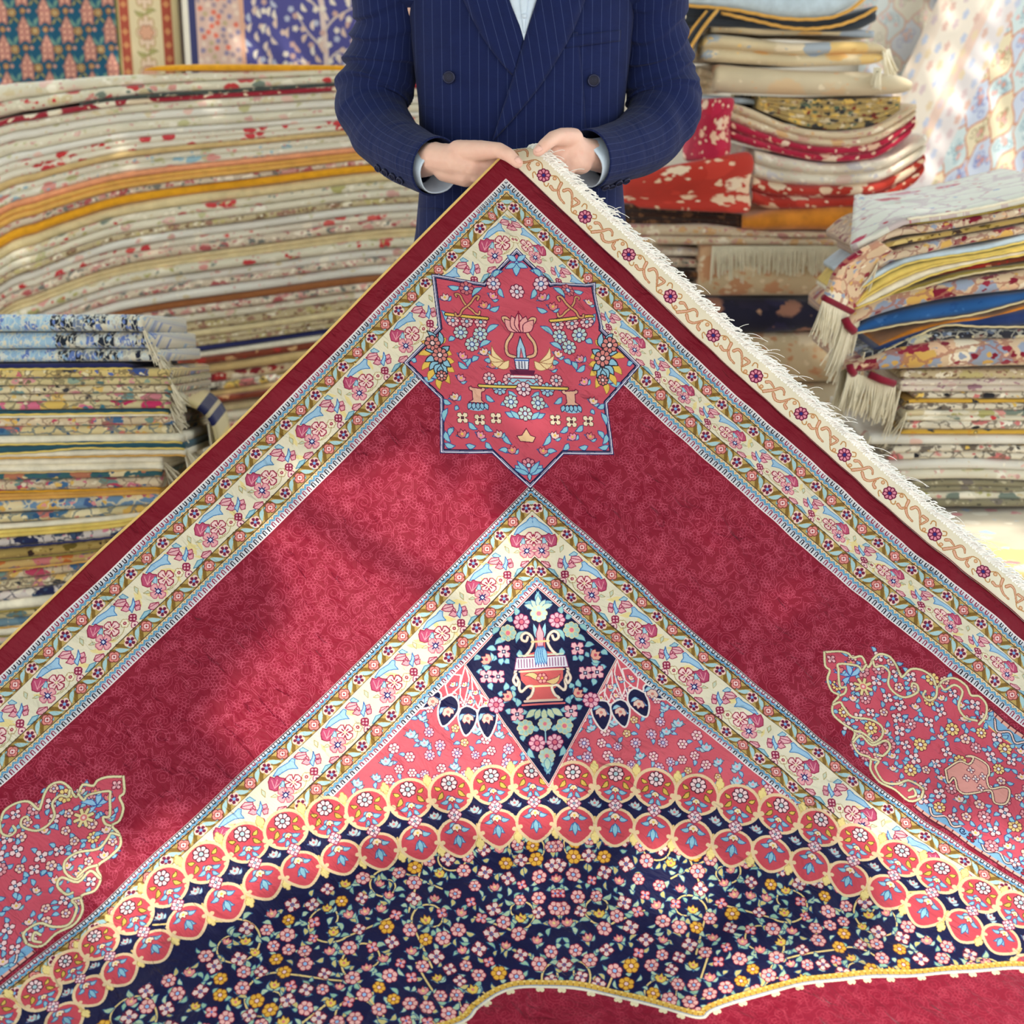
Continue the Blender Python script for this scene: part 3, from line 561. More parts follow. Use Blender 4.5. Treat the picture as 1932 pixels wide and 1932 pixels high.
def draw_ring_unit(cv, c, ang, sc):
    T = frame(c, ang, sc); EDGE, RD = (232, 200, 158), (200, 72, 84)
    n = 40; a = np.linspace(0, 2 * math.pi, n, endpoint=False)
    O = np.stack([32.4 * np.sin(a), -15.5 - 31 * np.cos(a)], 1) * [1, 1]; O[:, 1] = 15.5 - 31.5 * np.cos(a)
    cv.poly(T(O), RD, EDGE, 5.0)
    I = np.stack([29.5 * np.sin(a), 86 - 28 * np.cos(a)], 1); k = np.cos(a) < 0
    I[k, 0] *= 1 - .12 * np.abs(np.cos(a[k])) ** 2; I[k, 1] += 4 * np.abs(np.cos(a[k])) ** 6
    cv.poly(T(I), RD, EDGE, 4.6)
    B = (140, 190, 206); L = (50, 90, 150)
    for f in (-1, 1):
        for (p, q, col, w) in (((13, 8), (23, 2), YEL, 6), ((12, 12), (22, 24), (214, 176, 80), 7), ((4, 27), (18, 30), B, 7), ((3, 33), (10, 43), B, 6), ((4, 72), (19, 76), B, 7), ((2, 84), (9, 97), B, 6)):
            P = T([(p[0] * f, p[1]), (q[0] * f, q[1])]); leaf(cv, P[0], P[1], w * sc, col, L if col is B else (90, 70, 20), 1.1, .12 * f)
        for (q, m) in (((27, 24), 4.2), ((25, 33), 3.4), ((24, 92), 3.4)):
            cv.disc(T([(q[0] * f, q[1])])[0], m * sc, EDGE)
    P = T([(0, 82), (0, 104)]); leaf(cv, P[0], P[1], 8 * sc, B, L, 1.1, 0)
    lily(cv, frame(T([(0, 25)])[0], ang + math.pi, sc), 8, (240, 222, 190), (110, 30, 50), B, L, 1.0, YEL)
    lily(cv, frame(T([(0, 70)])[0], ang + math.pi, sc), 10, (240, 216, 190), (110, 30, 50), B, L, 1.0, YEL)
    four(cv, frame(T([(0, 52)])[0], ang, sc), 10.5, (236, 190, 200), (130, 30, 70), (190, 214, 232), NAVY, 1.2)
    four(cv, frame(T([(0, 52)])[0], ang + math.pi / 4, sc), 8.5, (240, 214, 216), (130, 30, 70), (190, 214, 232), NAVY, 1.0)
    rosette(cv, T, 12.6, (240, 206, 206), (70, 16, 40), (170, 200, 206), 8, 1.4)

def draw_ring(cv, rng):
    C = np.array([1495.0, 1515.0]); Rr = 1076.0
    U = [np.array(p) for p in RING]
    for s, e in ((0, -1), (-1, 1)):
        a = math.atan2(*(U[s] - C)[::-1])
        for k in range(1, 5):
            b = a + e * -1 * -k * math.radians(3.3)
            q = C + Rr * np.array([math.cos(b), math.sin(b)])
            U = [q] + U if s == 0 else U + [q]
    U = np.array(U)
    X, Y = cv.grid()
    path = []
    for u in U:
        d = (C - u) / np.linalg.norm(C - u); path.append(u + d * 20)
    cv.poly(np.vstack([path, [(1900, 300), (1900, 1900), (300, 1900)]]), NAVY)
    draw_vines(cv, rng, C, Rr)
    for i in range(len(U)):
        u = U[i]; d = (C - u) / np.linalg.norm(C - u); ang = math.atan2(-d[0], d[1])
        ch = np.linalg.norm(U[min(i + 1, len(U) - 1)] - U[max(i - 1, 0)]) / (2 if 0 < i < len(U) - 1 else 1)
        sc = ch / 64.5
        if i + 1 < len(U):
            m = (U[i] + U[i + 1]) / 2; dm = (C - m) / np.linalg.norm(C - m); am = math.atan2(-dm[0], dm[1]); T = frame(m, am, sc)
            lily(cv, frame(T([(0, 50)])[0], am, sc), 10, (176, 200, 200), (110, 30, 60), (170, 200, 206), (60, 90, 140), .9, (220, 120, 120))
        draw_ring_unit(cv, u, ang, sc)
        if i + 1 < len(U):
            for (v, r) in ((-10, 1), (104, -1)):
                cv.poly(T(petal(4, 8, .7, 6) * [.8, 1.25] + [0, v]), (240, 216, 140), (196, 160, 90), 1.0)
                cv.line(T([(0, v + 8 * r), (0, v + 32 * r)]), (226, 190, 120), 3)

def draw_vines(cv, rng, C, Rr):
    """flowers, leaves and scrolling stems on the navy ground, mirrored about the diagonal"""
    ok = lambda p: (lambda q: math.hypot(q[0] - C[0], q[1] - C[1]) < Rr - 114 and p[0] >= 0)(ST(p)[0])
    ST_ = (228, 200, 128); LF = (170, 196, 162); LL = (40, 84, 128)
    area = (0, 1130, 900, 1720)
    spir = scatter(rng, area, 84, ok, 3000)
    for p in spir:
        r = rng.uniform(30, 46); a0 = rng.uniform(0, 6.3); tn = rng.choice([-1, 1]) * rng.uniform(.85, 1.25)
        P = spiral(p, r, a0, tn, 34, .3)
        Q = np.vstack([[P[0] + (P[0] - P[3]) * 3.2 + rng.normal(0, 6, 2)], P])
        for f in (1, -1):
            cv.line(ST(curve(Q, 2) * [f, 1]), ST_, 3.0, 2.4)
        for k in range(3, 34, 5):
            d = P[k] - np.array(p); d /= np.linalg.norm(d) + 1e-6; e = np.array([-d[1], d[0]]) * (1 if tn > 0 else -1)
            for f in (1, -1):
                s1 = ST(np.array([P[k], P[k] + d * 12 + e * 12]) * [f, 1]); leaf(cv, s1[0], s1[1], 8, LF, LL, 1.1, .2 * f)
    for p in scatter(rng, area, 14.5, ok, 30000):
        a = rng.uniform(0, 6.3); L = rng.uniform(9, 17); q = (p[0] + L * math.cos(a), p[1] + L * math.sin(a))
        for f in (1, -1):
            P = ST([(p[0] * f, p[1]), (q[0] * f, q[1])]); leaf(cv, P[0], P[1], rng.uniform(5, 8), ((150, 190, 160), (186, 206, 170), (206, 190, 120))[int(rng.integers(3))], LL, 1.1, .18 * f)
    for p in scatter(rng, area, 22.5, ok, 30000):
        k = rng.random(); rot = rng.uniform(-.4, .4); r = rng.uniform(9, 11.5)
        for f in (1, -1):
            T = up((p[0] * f, p[1]), 1, rot * f)
            if k < .34:
                rosette(cv, T, r, (236, 180, 172), (150, 30, 60), (150, 190, 230), 6, 1.1)
            elif k < .56:
                four(cv, T, r * 1.05, (234, 206, 196), (150, 40, 60), (120, 170, 220), (60, 90, 160), 1.2); cv.line(T([(-r * .7, -r * .7), (r * .7, r * .7)]), (150, 40, 60), 1.1); cv.line(T([(-r * .7, r * .7), (r * .7, -r * .7)]), (150, 40, 60), 1.1)
            elif k < .66:
                rosette(cv, T, r, (232, 176, 62), (150, 80, 20), BLUSH, 6, 1.1)
            elif k < .76:
                cv.poly(T(petal(4, r * .8, .3, 8, math.pi / 4)), (232, 170, 170), (170, 40, 60), 1.3); cv.disc(T([(0, 0)])[0], 1.6, (80, 120, 200))
            elif k < .9:
                lily(cv, T, r, (228, 150, 146), (140, 30, 60), (170, 200, 170), LL, 1.0, (240, 210, 140))
            else:
                lily(cv, T, r, (232, 196, 90), (150, 90, 30), (170, 200, 170), LL, 1.0, (226, 130, 120))

def draw_cartouche(cv, rng, swap):
    def Q(P):
        P = np.asarray(P, float)
        return np.stack([P[:, 1] + 2.5, P[:, 0] + 252.5], 1) if swap else P
    far = 1680
    lo, hi = 160., 368.
    body = np.vstack([CART_UP, [(1192, 181), (far, 181)], [(far, 369), (1200, 369)], CART_LO[::-1]])
    # striped sides of the panel
    for (b0, b1, b2, b3) in ((181, 160, 153, 147), (366, 384, 390, 396)):
        cv.poly(Q([(1205, b0), (far, b0), (far, b1), (1205, b1)]), (122, 170, 208)); cv.line(Q([(1205, b0), (far, b0)]), (236, 206, 120), 3.0)
        cv.poly(Q([(1205, b1), (far, b1), (far, b2), (1205, b2)]), (226, 168, 150)); cv.line(Q([(1205, b2), (far, b2)]), (80, 20, 40), 2.4)
        for k in range(34):
            cv.line(Q([(1207 + k * 13, b1), (1207 + k * 13, b2)]), (110, 30, 40), 1.8)
        c = (b0 + b1) / 2; h = abs(b1 - b0) * .32
        for k in range(5):
            a = 1222 + k * 92
            for w, col in ((5.2, INK), (2.6, (240, 206, 196))):
                cv.line(Q(curve([(a, c - h), (a + 14, c + h), (a + 30, c - h), (a + 46, c + h * .6), (a + 56, c - h)], 6)), col, w)
            cv.line(Q(spiral((a + 62, c), h, 0, 1.2, 16, .3)), NAVY, 1.8); T = frame(Q([(a + 78, c)])[0], math.pi / 4); four(cv, T, 8, (150, 30, 60), INK, (240, 200, 190))
    cv.poly(Q(body), ROSE)
    def inside(p):
        ins = False; n = len(body)
        for i in range(n):
            a, b = body[i], body[(i + 1) % n]
            if (a[1] > p[1]) != (b[1] > p[1]) and p[0] < a[0] + (p[1] - a[1]) * (b[0] - a[0]) / (b[1] - a[1]):
                ins = not ins
        return ins
    ok = lambda p: inside(p) and p[0] + abs(p[1] - 272) * .8 > 1010
    DK = (100, 14, 44)
    for p in scatter(rng, (950, 160, 1560, 372), 21, ok, 5000):
        if abs(p[1] - 272) > 108 - 1e-3 + max(0, (p[0] - 1190)) * .1 and p[0] < 1215:
            continue
        k = rng.random(); T = frame(Q([p])[0], -math.pi / 4 + rng.uniform(-.3, .3)); r = rng.uniform(8.5, 11)
        a = rng.uniform(0, 6.3); c = Q([p])[0]
        for j in (0, 1):
            e = np.array([math.cos(a + 2 * j), math.sin(a + 2 * j)]); leaf(cv, c + e * 8, c + e * 20, 7, (140, 192, 212), (38, 76, 140), 1.1, .15)
        if k < .3:
            four(cv, T, r, (240, 206, 206), DK, (170, 200, 226), NAVY, 1.2, math.pi / 4)
        elif k < .55:
            rosette(cv, T, r * 1.1, (236, 206, 130) if k < .4 else (222, 150, 156), DK, (226, 226, 236), 8, 1.1)
        elif k < .8:
            rosette(cv, T, r * .85, (238, 200, 180), DK, (200, 190, 220), 5, 1.1)
        else:
            lily(cv, T, r, (236, 200, 196), DK, (150, 200, 206), (60, 110, 150), 1.0, YEL)
    # star flower and sprays at the tip
    c = Q([(1010, 290)])[0]
    tip = Q([(1004, 272)])[0]
    for (o, w) in (((-22, -16), 9), ((-24, 14), 9), ((0, -30), 8), ((4, 30), 8)):
        leaf(cv, tip, tip + np.array(o) * (1 if not swap else 1), w, (150, 196, 226), (40, 80, 160), 1.2, .1)
    T = frame(Q([(1030, 272)])[0], math.pi / 8); cv.poly(T(petal(8, 17, .45, 4)), (226, 210, 150), (120, 60, 60), 1.3); cv.disc(Q([(1030, 272)])[0], 5.2, (220, 120, 120)); cv.disc(Q([(1030, 272)])[0], 2.4, BLUSH)
    four(cv, frame(Q([(963, 269)])[0], 0), 8.5, (240, 180, 184), DK, BLUSH, DK, 1.1, 0)
    for (p, w) in (((992, 252), 1), ((1000, 296), 1), ((985, 276), 1)):
        lily(cv, frame(Q([p])[0], -math.pi / 4), 10, (220, 120, 130), DK, (150, 200, 220), (40, 80, 160), 1.1, YEL)
    J = Q(JUG); J = curve(np.vstack([J, J[:1]]), 5); cv.poly(J, (222, 152, 142), (70, 20, 40), 5.0); cv.line(J, (238, 212, 176), 2.8)
    jc = J.mean(0)
    for (u, v) in ((0, 0), (14, 8), (-12, 10), (6, -13), (-14, -8)):
        four(cv, frame(jc + [u, v], -math.pi / 4), 6.5, (240, 214, 206), DK, (190, 200, 226), NAVY, 1.0)
    for P in [CART_UP, CART_LO] + CART_SCROLL:
        c = curve(Q(P), 4); cv.line(c, (110, 70, 60), 5.0); cv.line(c, (224, 214, 168), 3.6)

def draw_carpet():
    rng = np.random.default_rng(7)
    cv = Canvas(-110, -110, 1650, 1650, .65, CRIM)
    E = 1650
    zig(cv, .4, 17.5, 0, 0, E); brown(cv, 17.5, 39.5, 10, E, 71.0, 542.0); ivory(cv, 39.5, 98.6, 20, E, 118.0, 462.0, rng)
    brown(cv, 98.6, 121.5, 60, E, 69.6, 976.0, -1); zig(cv, 140.0, 121.5, 1, 90, E)
    cv.poly([(140, 100), (399, 100), (399, E), (140, E)], (136, 12, 42)); cv.line([(140, 100), (140, E)], (236, 228, 226), 2.2)
    X, Y = cv.grid()
    tracery(cv, (X > 143) & (X < 397) & (Y > 140), rng, (140, 140, 400, E), 16.0)
    zig(cv, 399.4, 411, 0, 330, E); brown(cv, 411, 431.9, 330, E, 67.5, 772.0); ivory(cv, 431.9, 489.6, 360, E, 112.0, 692.0, rng)
    brown(cv, 489.6, 511.6, 380, E, 66.5, 846.0, -1); zig(cv, 526.0, 511.6, 1, 390, E); cv.line([(399.4, 330), (399.4, E)], (60, 40, 40), 1.2)
    cv.poly([(526.8, 520), (E, 520), (E, E), (526.8, E)], (210, 90, 104)); cv.line([(526.0, 520), (526.0, E)], (236, 228, 226), 2.0)
    for p in scatter(rng, (0, 770, 420, 1250), 19.5, lambda p: ST(p)[0].min() > 533 and math.hypot(*(ST(p)[0] - [1495, 1515])) > 1086, 9000):
        if abs(p[0]) < 4:
            p = (0, p[1])
        k = rng.random(); T = up((-p[0], p[1]), 1, rng.uniform(-.3, .3)); r = rng.uniform(7.5, 9.5)
        a = rng.uniform(0, 6.3); c = ST((-p[0], p[1]))[0]; e = np.array([math.cos(a), math.sin(a)])
        leaf(cv, c + e * 6, c + e * 18, 6, (150, 196, 216), (50, 80, 150), 1.0, .1)
        if k < .4:
            rosette(cv, T, r, (240, 196, 200), (130, 24, 60), (240, 220, 200), 6, 1.1)
        elif k < .6:
            rosette(cv, T, r, (222, 180, 196), (130, 24, 60), (220, 214, 236), 8, 1.0, (60, 40, 120))
        elif k < .85:
            lily(cv, T, r * 1.2, (176, 206, 218), (60, 110, 150), (176, 200, 206), (90, 60, 90), 1.0, (236, 160, 170))
        else:
            rosette(cv, T, r * .8, (230, 196, 140), (130, 60, 60), (240, 220, 200), 5, 1.0)
    # the second half mirrors the first about the corner's diagonal
    A = cv.a; low = (Y >= X); cv.a = np.where(low[..., None], A, A.transpose(1, 0, 2)).copy()
    draw_star(cv); draw_ring(cv, rng); draw_diamond(cv)
    draw_cartouche(cv, rng, False); draw_cartouche(cv, rng, True)
    # the cusped edge of the innermost medallion
    I = curve(ST([(-560, 1560), (-330, 1510)] + INNER + [(800, 1412), (1000, 1440)]), 6)
    cv.poly(np.vstack([I, ST([(1000, 2400), (-560, 2400)])]), (136, 12, 42))
    m = np.zeros((cv.h, cv.w), bool); mk = Canvas(-110, -110, 1650, 1650, .65, 0); mk.poly(np.vstack([I, ST([(1000, 2400), (-560, 2400)])]), 255); m = mk.a[..., 0] > 0
    tracery(cv, m, rng, (700, 500, 1650, 1650), 15.0, (172, 54, 74))
    n = np.gradient(I, axis=0); n /= np.linalg.norm(n, axis=1)[:, None] + 1e-9; N = np.stack([-n[:, 1], n[:, 0]], 1)
    if (N[len(N) // 2] @ (ST((0, 2000))[0] - ST((0, 1400))[0])) > 0:
        N = -N
    cv.line(I + N * 6, (216, 170, 70), 9); L = np.concatenate([[0], np.cumsum(np.linalg.norm(np.diff(I, axis=0), axis=1))])
    for k in np.arange(0, L[-1], 8.5):
        p = np.array([np.interp(k, L, I[:, 0]), np.interp(k, L, I[:, 1])]); v = np.array([np.interp(k, L, N[:, 0]), np.interp(k, L, N[:, 1])])
        cv.line([p + v * 2, p + v * 11], (150, 100, 40), 1.2); cv.disc(p + v * 8.5, 2.0, (240, 206, 120))
    for k in np.cumsum(rng.uniform(18, 52, 60)):
        p = np.array([np.interp(k, L, I[:, 0]), np.interp(k, L, I[:, 1])]); v = np.array([np.interp(k, L, N[:, 0]), np.interp(k, L, N[:, 1])])
        T = frame(p - v * 5, math.atan2(v[1], v[0])); cv.poly(T(petal(3, 6.5, .5, 8)), (236, 222, 180))
    cv.line(I + N * 1.2, (150, 160, 180), 2.0); cv.line(I - N * 1.5, (238, 228, 206), 4.0)
    # crimson outer edge, and the flat-woven end strip with its scrolls
    cv.poly([(-60, -60), (.4, -60), (.4, E), (-60, E)], CRIM); cv.poly([(-60, -60), (E, -60), (E, .4), (-60, .4)], CRIM)
    cv.line([(.4, .4), (.4, E)], (236, 228, 226), 2.2); cv.line([(.4, .4), (E, .4)], (236, 228, 226), 2.2)
    cv.line([(-33, -60), (-33, E)], (206, 176, 110), 3)
    cv.poly([(-60, -110), (E, -110), (E, -32.4), (-60, -32.4)], IVORY)
    for k in range(-2, 8):
        a0 = 348.4 + k * 203.2; b0 = -51.5
        G = lambda q: [(a0 + u, b0 + v) for u, v in q]
        for q in STRIP['stem'] + STRIP['curl']:
            cv.line(curve(G(q), 5), (190, 136, 76), 1.9)
        for q in STRIP['leafs']:
            c = curve(G(q), 5); cv.line(c, (176, 112, 56), 6.2, 3.4); cv.line(c, (226, 176, 150), 3.6, 1.2)
        for p in STRIP['ball']:
            cv.disc(G([p])[0], 3.6, (190, 130, 80)); cv.disc(G([p])[0], 2.2, (232, 190, 150))
        for p in STRIP['f'][:2]:
            rosette(cv, frame(G([p])[0], -math.pi / 4), 11.5, (222, 140, 160), (112, 14, 56), (40, 40, 120), 8, 2.0)
    return cv
# ---------------------------------------------------------------- the held carpet
R_SHEET = np.array([[0.9971, 0.0373, -0.0657], [-0.0298, 0.9933, 0.1118], [0.0694, -0.1095, 0.9916]])
_tk = np.array([0, .32, .64, .96, 1.28, 1.6, 2.2]); _ph = np.array([0, .0052, -.1455, -.3453, -.6964, -1.0944, -1.19])
_t = np.linspace(0, 3.0, 601); _p = np.interp(_t, _tk, _ph); _pm = (_p[1:] + _p[:-1]) / 2
_d = np.concatenate([[0], np.cumsum(np.cos(_pm) * (_t[1] - _t[0]))]); _n = np.concatenate([[0], np.cumsum(np.sin(_pm) * (_t[1] - _t[0]))])
T_FOLD, R_FOLD = -.030, .012
def hang(a, b, lift=0.0):
    """world position of the carpet's point (a, b): a hanging, then settling sheet gripped at its corner"""
    a = np.asarray(a, float); b = np.asarray(b, float); s0 = (a - b) / 2 ** .5; t0 = (a + b) / 2 ** .5
    th = .0066; s = s0 * math.cos(th) - t0 * math.sin(th); t = s0 * math.sin(th) + t0 * math.cos(th)
    d = np.where(t < 0, t, np.interp(t, _t, _d)); n = np.interp(t, _t, _n); p = np.interp(t, _t, _p)
    nd, nn = -np.sin(p), np.cos(p)
    tf = T_FOLD - .10 * np.clip(s, 0, .08) ; e = np.clip(tf - t, 0, None); q = np.minimum(e / R_FOLD, 2.5); st = e - q * R_FOLD
    f = e > 0
    d = np.where(f, tf - R_FOLD * np.sin(q) - st * np.cos(q), d); n = np.where(f, R_FOLD * (1 - np.cos(q)) + st * np.sin(q), n)
    nd = np.where(f, np.sin(q), nd); nn = np.where(f, np.cos(q), nn)
    w = .0060 * np.sin(9 * s - 4 * t + .8) + .0035 * np.sin(15 * t + 7 * s) + .0020 * np.sin(21 * s + 3 * t) + .0016 * np.sin(37 * t - 9 * s + 1) + .0012 * np.sin(61 * s + 23 * t + 2) + .0010 * np.sin(90 * t + 41 * s)
    w = w * np.clip((t - .02) / .2, 0, 1) - lift
    d = d + nd * w; n = n + nn * w
    P = R_SHEET @ np.stack([s.ravel(), d.ravel(), n.ravel()]) + np.array([[0], [(326 - 966) / F_PX * 2.45], [2.45]])
    W = CX[:, None] * P[0] + CF[:, None] * P[2] - CU[:, None] * P[1]
    W[2] = np.maximum(W[2] + EYE, .006 + lift) if True else W[2]
    return W.T
BKN = np.array([-12.4, 15.8, 54.2, 92.5, 137.8, 380.5, 412.3, 468.7, 501.9]); AKN = np.array([-32.4, 0.4, 39.5, 98.6, 140.0, 399.4, 431.9, 489.6, 526.1])
def weft(b):
    b = np.asarray(b, float)
    return np.where(b < BKN[0], b - 20.0, np.where(b > BKN[-1], b + 24.2, np.interp(b, BKN, AKN)))

def silk(name, img):
    N = Nodes(name, .6, .2, .22); uv = N.uv()
    t = N.n('ShaderNodeTexImage', extension='EXTEND'); t.image = img; N.put(t.inputs[0], uv); c = t.outputs[0]
    N.col(c)
    # pile: small puckers across the field, patches brushed this way and that, single knots
    v = N.mapv(uv, (26, 70, 1), (0, 0, 0), (0, 0, .12)); d = N.noise(v, 1.0, 3, .5, .5)
    dent = N.math('MULTIPLY', N.math('SUBTRACT', .40, d), 2.2); dent = N.math('MAXIMUM', dent, 0.0); dent = N.math('MULTIPLY', dent, N.math('MULTIPLY', N.noise(uv, 9, 2), 1.4))
    brush = N.noise(N.mapv(uv, (16, 30, 1), (3, 1, 0), (0, 0, .4)), 1.0, 4, .6, .4); kn = N.noise(uv, 1500, 1)
    h = N.math('ADD', N.math('MULTIPLY', dent, -1.0), N.math('MULTIPLY', brush, .9)); h = N.math('ADD', h, N.math('MULTIPLY', kn, .03))
    N.bump(h, 1.0, .017)
    sw = N.n('ShaderNodeMapRange'); N.put(sw.inputs[0], N.noise(N.mapv(uv, (20, 11, 1), (7, 2, 0), (0, 0, .5)), 1.0, 4, .55, .3)); sw.inputs[1].default_value = .42; sw.inputs[2].default_value = .72; sw.inputs[4].default_value = .28
    N.put(N.p.inputs['Sheen Weight'], sw.outputs[0]); N.p.inputs['Sheen Roughness'].default_value = .4
    N.p.inputs['Sheen Tint'].default_value = (1, .8, .84, 1)
    return N.m

def make_carpet():
    cv = draw_carpet(); img = to_image('carpet_weave', (cv.a.astype(np.float32) * .93).astype(np.uint8)); m = silk('silk_pile', img); size = cv.w * cv.res
    def piece(name, a, b, mat, parent=None, lift=0.0, th=.005):
        A, B = np.meshgrid(a, b, indexing='ij'); P = hang(A, B, lift)
        uv = np.stack([(A.ravel() * 1000 + 110) / size, (weft(B.ravel() * 1000) + 110) / size], 1)
        o = obj(name, P, grid_faces(len(a), len(b)), mat, parent, uv)
        so = o.modifiers.new('pile', 'SOLIDIFY'); so.thickness = th; so.offset = -1 if (o.data.polygons[0].normal.y > 0) is False else 1
        return o
    a = np.concatenate([np.arange(-.0324, .1, .004), np.arange(.1, 1.62, .006)])
    b = np.concatenate([np.arange(-.0124, .1, .004), np.arange(.1, 1.62, .006)])
    root = piece('silk_carpet', a, b, m)
    tag(root, 'large crimson silk carpet held up by one corner, spread towards the viewer', 'carpet')
    N = Nodes('flat_weave', .8, .2); t = N.n('ShaderNodeTexImage', extension='EXTEND'); t.image = img; N.put(t.inputs[0], N.uv()); N.col(t.outputs[0]); N.bump(N.noise(N.uv(), 900, 2), .4, .001)
    strip = piece('end_strip', a, np.linspace(-.0585, -.0124, 9), N.m, root, .0008, .003); strip['label'] = 'ivory flat-woven end strip with scrolls'
    mb = MB(); aa = np.arange(-.034, .02, .004); P = hang(np.full(400, -.0332), np.linspace(-.0124, 1.62, 400), .001); mb.tube(P, .0022, 6)
    mb.build('overcast_edge', plain('gold_thread', (214, 178, 104), .7), root)
    # knotted fringe along the flat-woven end
    r = np.random.default_rng(3); fr = MB(); white = plain('fringe_cotton', (250, 248, 242), .85, .2, .03)
    def strand(a0, L, curl, lift, rad, n=7):
        k = np.linspace(0, 1, n); A = a0 + curl * L * k ** 1.6; Bq = -.0575 - L * (k - .25 * np.abs(curl) * k ** 3)
        z = lift * np.sin(k * PI * r.uniform(.55, 1.0))
        P = np.array([hang(A[i], Bq[i], .001 + z[i])[0] for i in range(n)]); P[:, 2] -= .004 * k ** 2 * (1 if curl > 0 else .4)
        fr.tube(P, rad, 4, rad * .7, False)
    for a0 in np.arange(-.02, 1.55, .0026):
        strand(a0 + r.normal(0, .0006), r.uniform(.018, .026), r.uniform(.2, .9), r.uniform(.003, .010), .0013)
    for a0 in np.arange(-.02, 1.55, .0024):
        strand(a0, r.uniform(.010, .018), r.uniform(.5, 1.5), r.uniform(.004, .011), .0014, 6)
    for a0 in r.uniform(.02, 1.4, 60):
        strand(a0, r.uniform(.03, .045), r.uniform(.2, 1.2), r.uniform(.004, .016), .0006, 9)
    f = fr.build('fringe', white, root); f['kind'] = 'stuff'; f['label'] = 'white knotted cotton fringe'
    kb = MB(); A = np.linspace(-.022, 1.6, 900); P = hang(A, np.full(900, -.0575) + .0012 * np.sin(A * 900), .0015); kb.tube(P, .0030 + .0008 * np.sin(A * 1400), 6)
    kb.build('fringe_heading', white, root)
    return root
# ---------------------------------------------------------------- the man holding the carpet
def suit_mat():
    N = Nodes('navy_pinstripe_wool', .8, .06, .15); uv = N.uv(); u = N.sep(uv, 0); v = N.sep(uv, 1)
    f = N.math('ABSOLUTE', N.math('SUBTRACT', N.math('FRACT', N.math('DIVIDE', u, .0172)), .5)); s = N.math('LESS_THAN', f, .026)
    s = N.math('MULTIPLY', s, N.math('ADD', .25, N.math('MULTIPLY', N.noise(N.mapv(uv, (1, 900, 1)), 1, 1), .55)))
    b = N.mix(N.noise(uv, 30, 4), srgb((17, 27, 68)), srgb((22, 35, 84))); N.col(N.mix(s, b, srgb((74, 88, 134)))); N.bump(N.math('ADD', N.math('MULTIPLY', N.noise(uv, 1300, 2), .10), N.noise(N.mapv(uv, (9, 24, 1)), 1, 3, .5, 1.0)), .55, .010)
    return N.m
TY = 2.82
TZ = np.array([.76, .82, .90, 1.00, 1.08, 1.16, 1.24, 1.32, 1.40, 1.46, 1.50, 1.53, 1.56])
TW = np.array([.236, .234, .226, .208, .199, .196, .198, .206, .214, .208, .170, .110, .080])
TF = np.array([.138, .138, .138, .137, .137, .137, .136, .134, .128, .118, .102, .082, .066])
TX = .018
def tors(z):
    return np.interp(z, TZ, TW), np.interp(z, TZ, TF)
def front(x, z):
    w, f = tors(z); k = np.clip(abs(x - TX) / w, 0, .999); return TY - f * (1 - k ** 2.5) ** (1 / 2.2)
def on_front(px, py, off):
    Y = 2.69
    for _ in range(8):
        p = at(px, py, Y); Y = front(p[0], p[2]) - off
    return at(px, py, Y)

def panel(name, left, right, off, mat, parent, cols=7, rows=24, th=.003, bulge=.002, horiz=False):
    """a piece of cloth lying on the chest between two edges given in photo space"""
    def rs(P):
        P = curve(P, 8) if len(P) > 2 else np.asarray(P, float); L = np.concatenate([[0], np.cumsum(np.linalg.norm(np.diff(P, axis=0), axis=1))]); k = np.linspace(0, L[-1], rows); return np.stack([np.interp(k, L, P[:, 0]), np.interp(k, L, P[:, 1])], 1)
    A, B = rs(left), rs(right); V = []; U = []
    for i in range(rows):
        for j in range(cols):
            q = j / (cols - 1); p = A[i] * (1 - q) + B[i] * q; o = off + bulge * math.sin(PI * q) ** .5
            w = on_front(p[0], p[1], o); V.append(w); U.append((w[0] - (i * .0023 if horiz else 0), w[2]))
    o = obj(name, V, grid_faces(rows, cols), mat, parent, U); so = o.modifiers.new('t', 'SOLIDIFY'); so.thickness = th; so.offset = -1 if o.data.polygons[0].normal.y < 0 else 1
    return o

def tube_loft(name, C, R, mat, parent, seg=36, fold=None, squash=None, cap=False, n=70, u0=0.0):
    """a sleeve or trouser leg swept along a bent line, with creases"""
    C = np.asarray(C, float); L = np.concatenate([[0], np.cumsum(np.linalg.norm(np.diff(C, axis=0), axis=1))]); Q = curve(C, 12); LQ = np.concatenate([[0], np.cumsum(np.linalg.norm(np.diff(Q, axis=0), axis=1))]); k = np.linspace(0, LQ[-1], n)
    P = np.stack([np.interp(k, LQ, Q[:, i]) for i in range(3)], 1); R = np.interp(k / LQ[-1], np.linspace(0, 1, len(R)) if not isinstance(R, dict) else list(R), R if not isinstance(R, dict) else list(R.values()))
    V = []; U = []; a = None
    for i in range(n):
        t = P[min(i + 1, n - 1)] - P[max(i - 1, 0)]; t /= np.linalg.norm(t)
        if a is None:
            a = np.cross(t, [0, 1.0, 0]); a /= np.linalg.norm(a)
        a = a - t * (a @ t); a /= np.linalg.norm(a); b = np.cross(t, a); q = k[i] / LQ[-1]
        for j in range(seg):
            w = 2 * PI * j / seg; r = R[i] * (1 + (fold(q, w) if fold else 0)); sx = 1.0; sy = squash(q) if squash else 1.0
            V.append(P[i] + (a * math.cos(w) * sx + b * math.sin(w) * sy) * r); U.append((u0 + R[len(R) // 2] * w, k[i]))
    F = grid_faces(n, seg, True)
    if cap:
        F += [tuple(range((n - 1) * seg, n * seg))]
    return obj(name, V, F, mat, parent, U)

def blob(mb, pts, r):
    mb.tube(np.asarray(pts, float), r, 14)

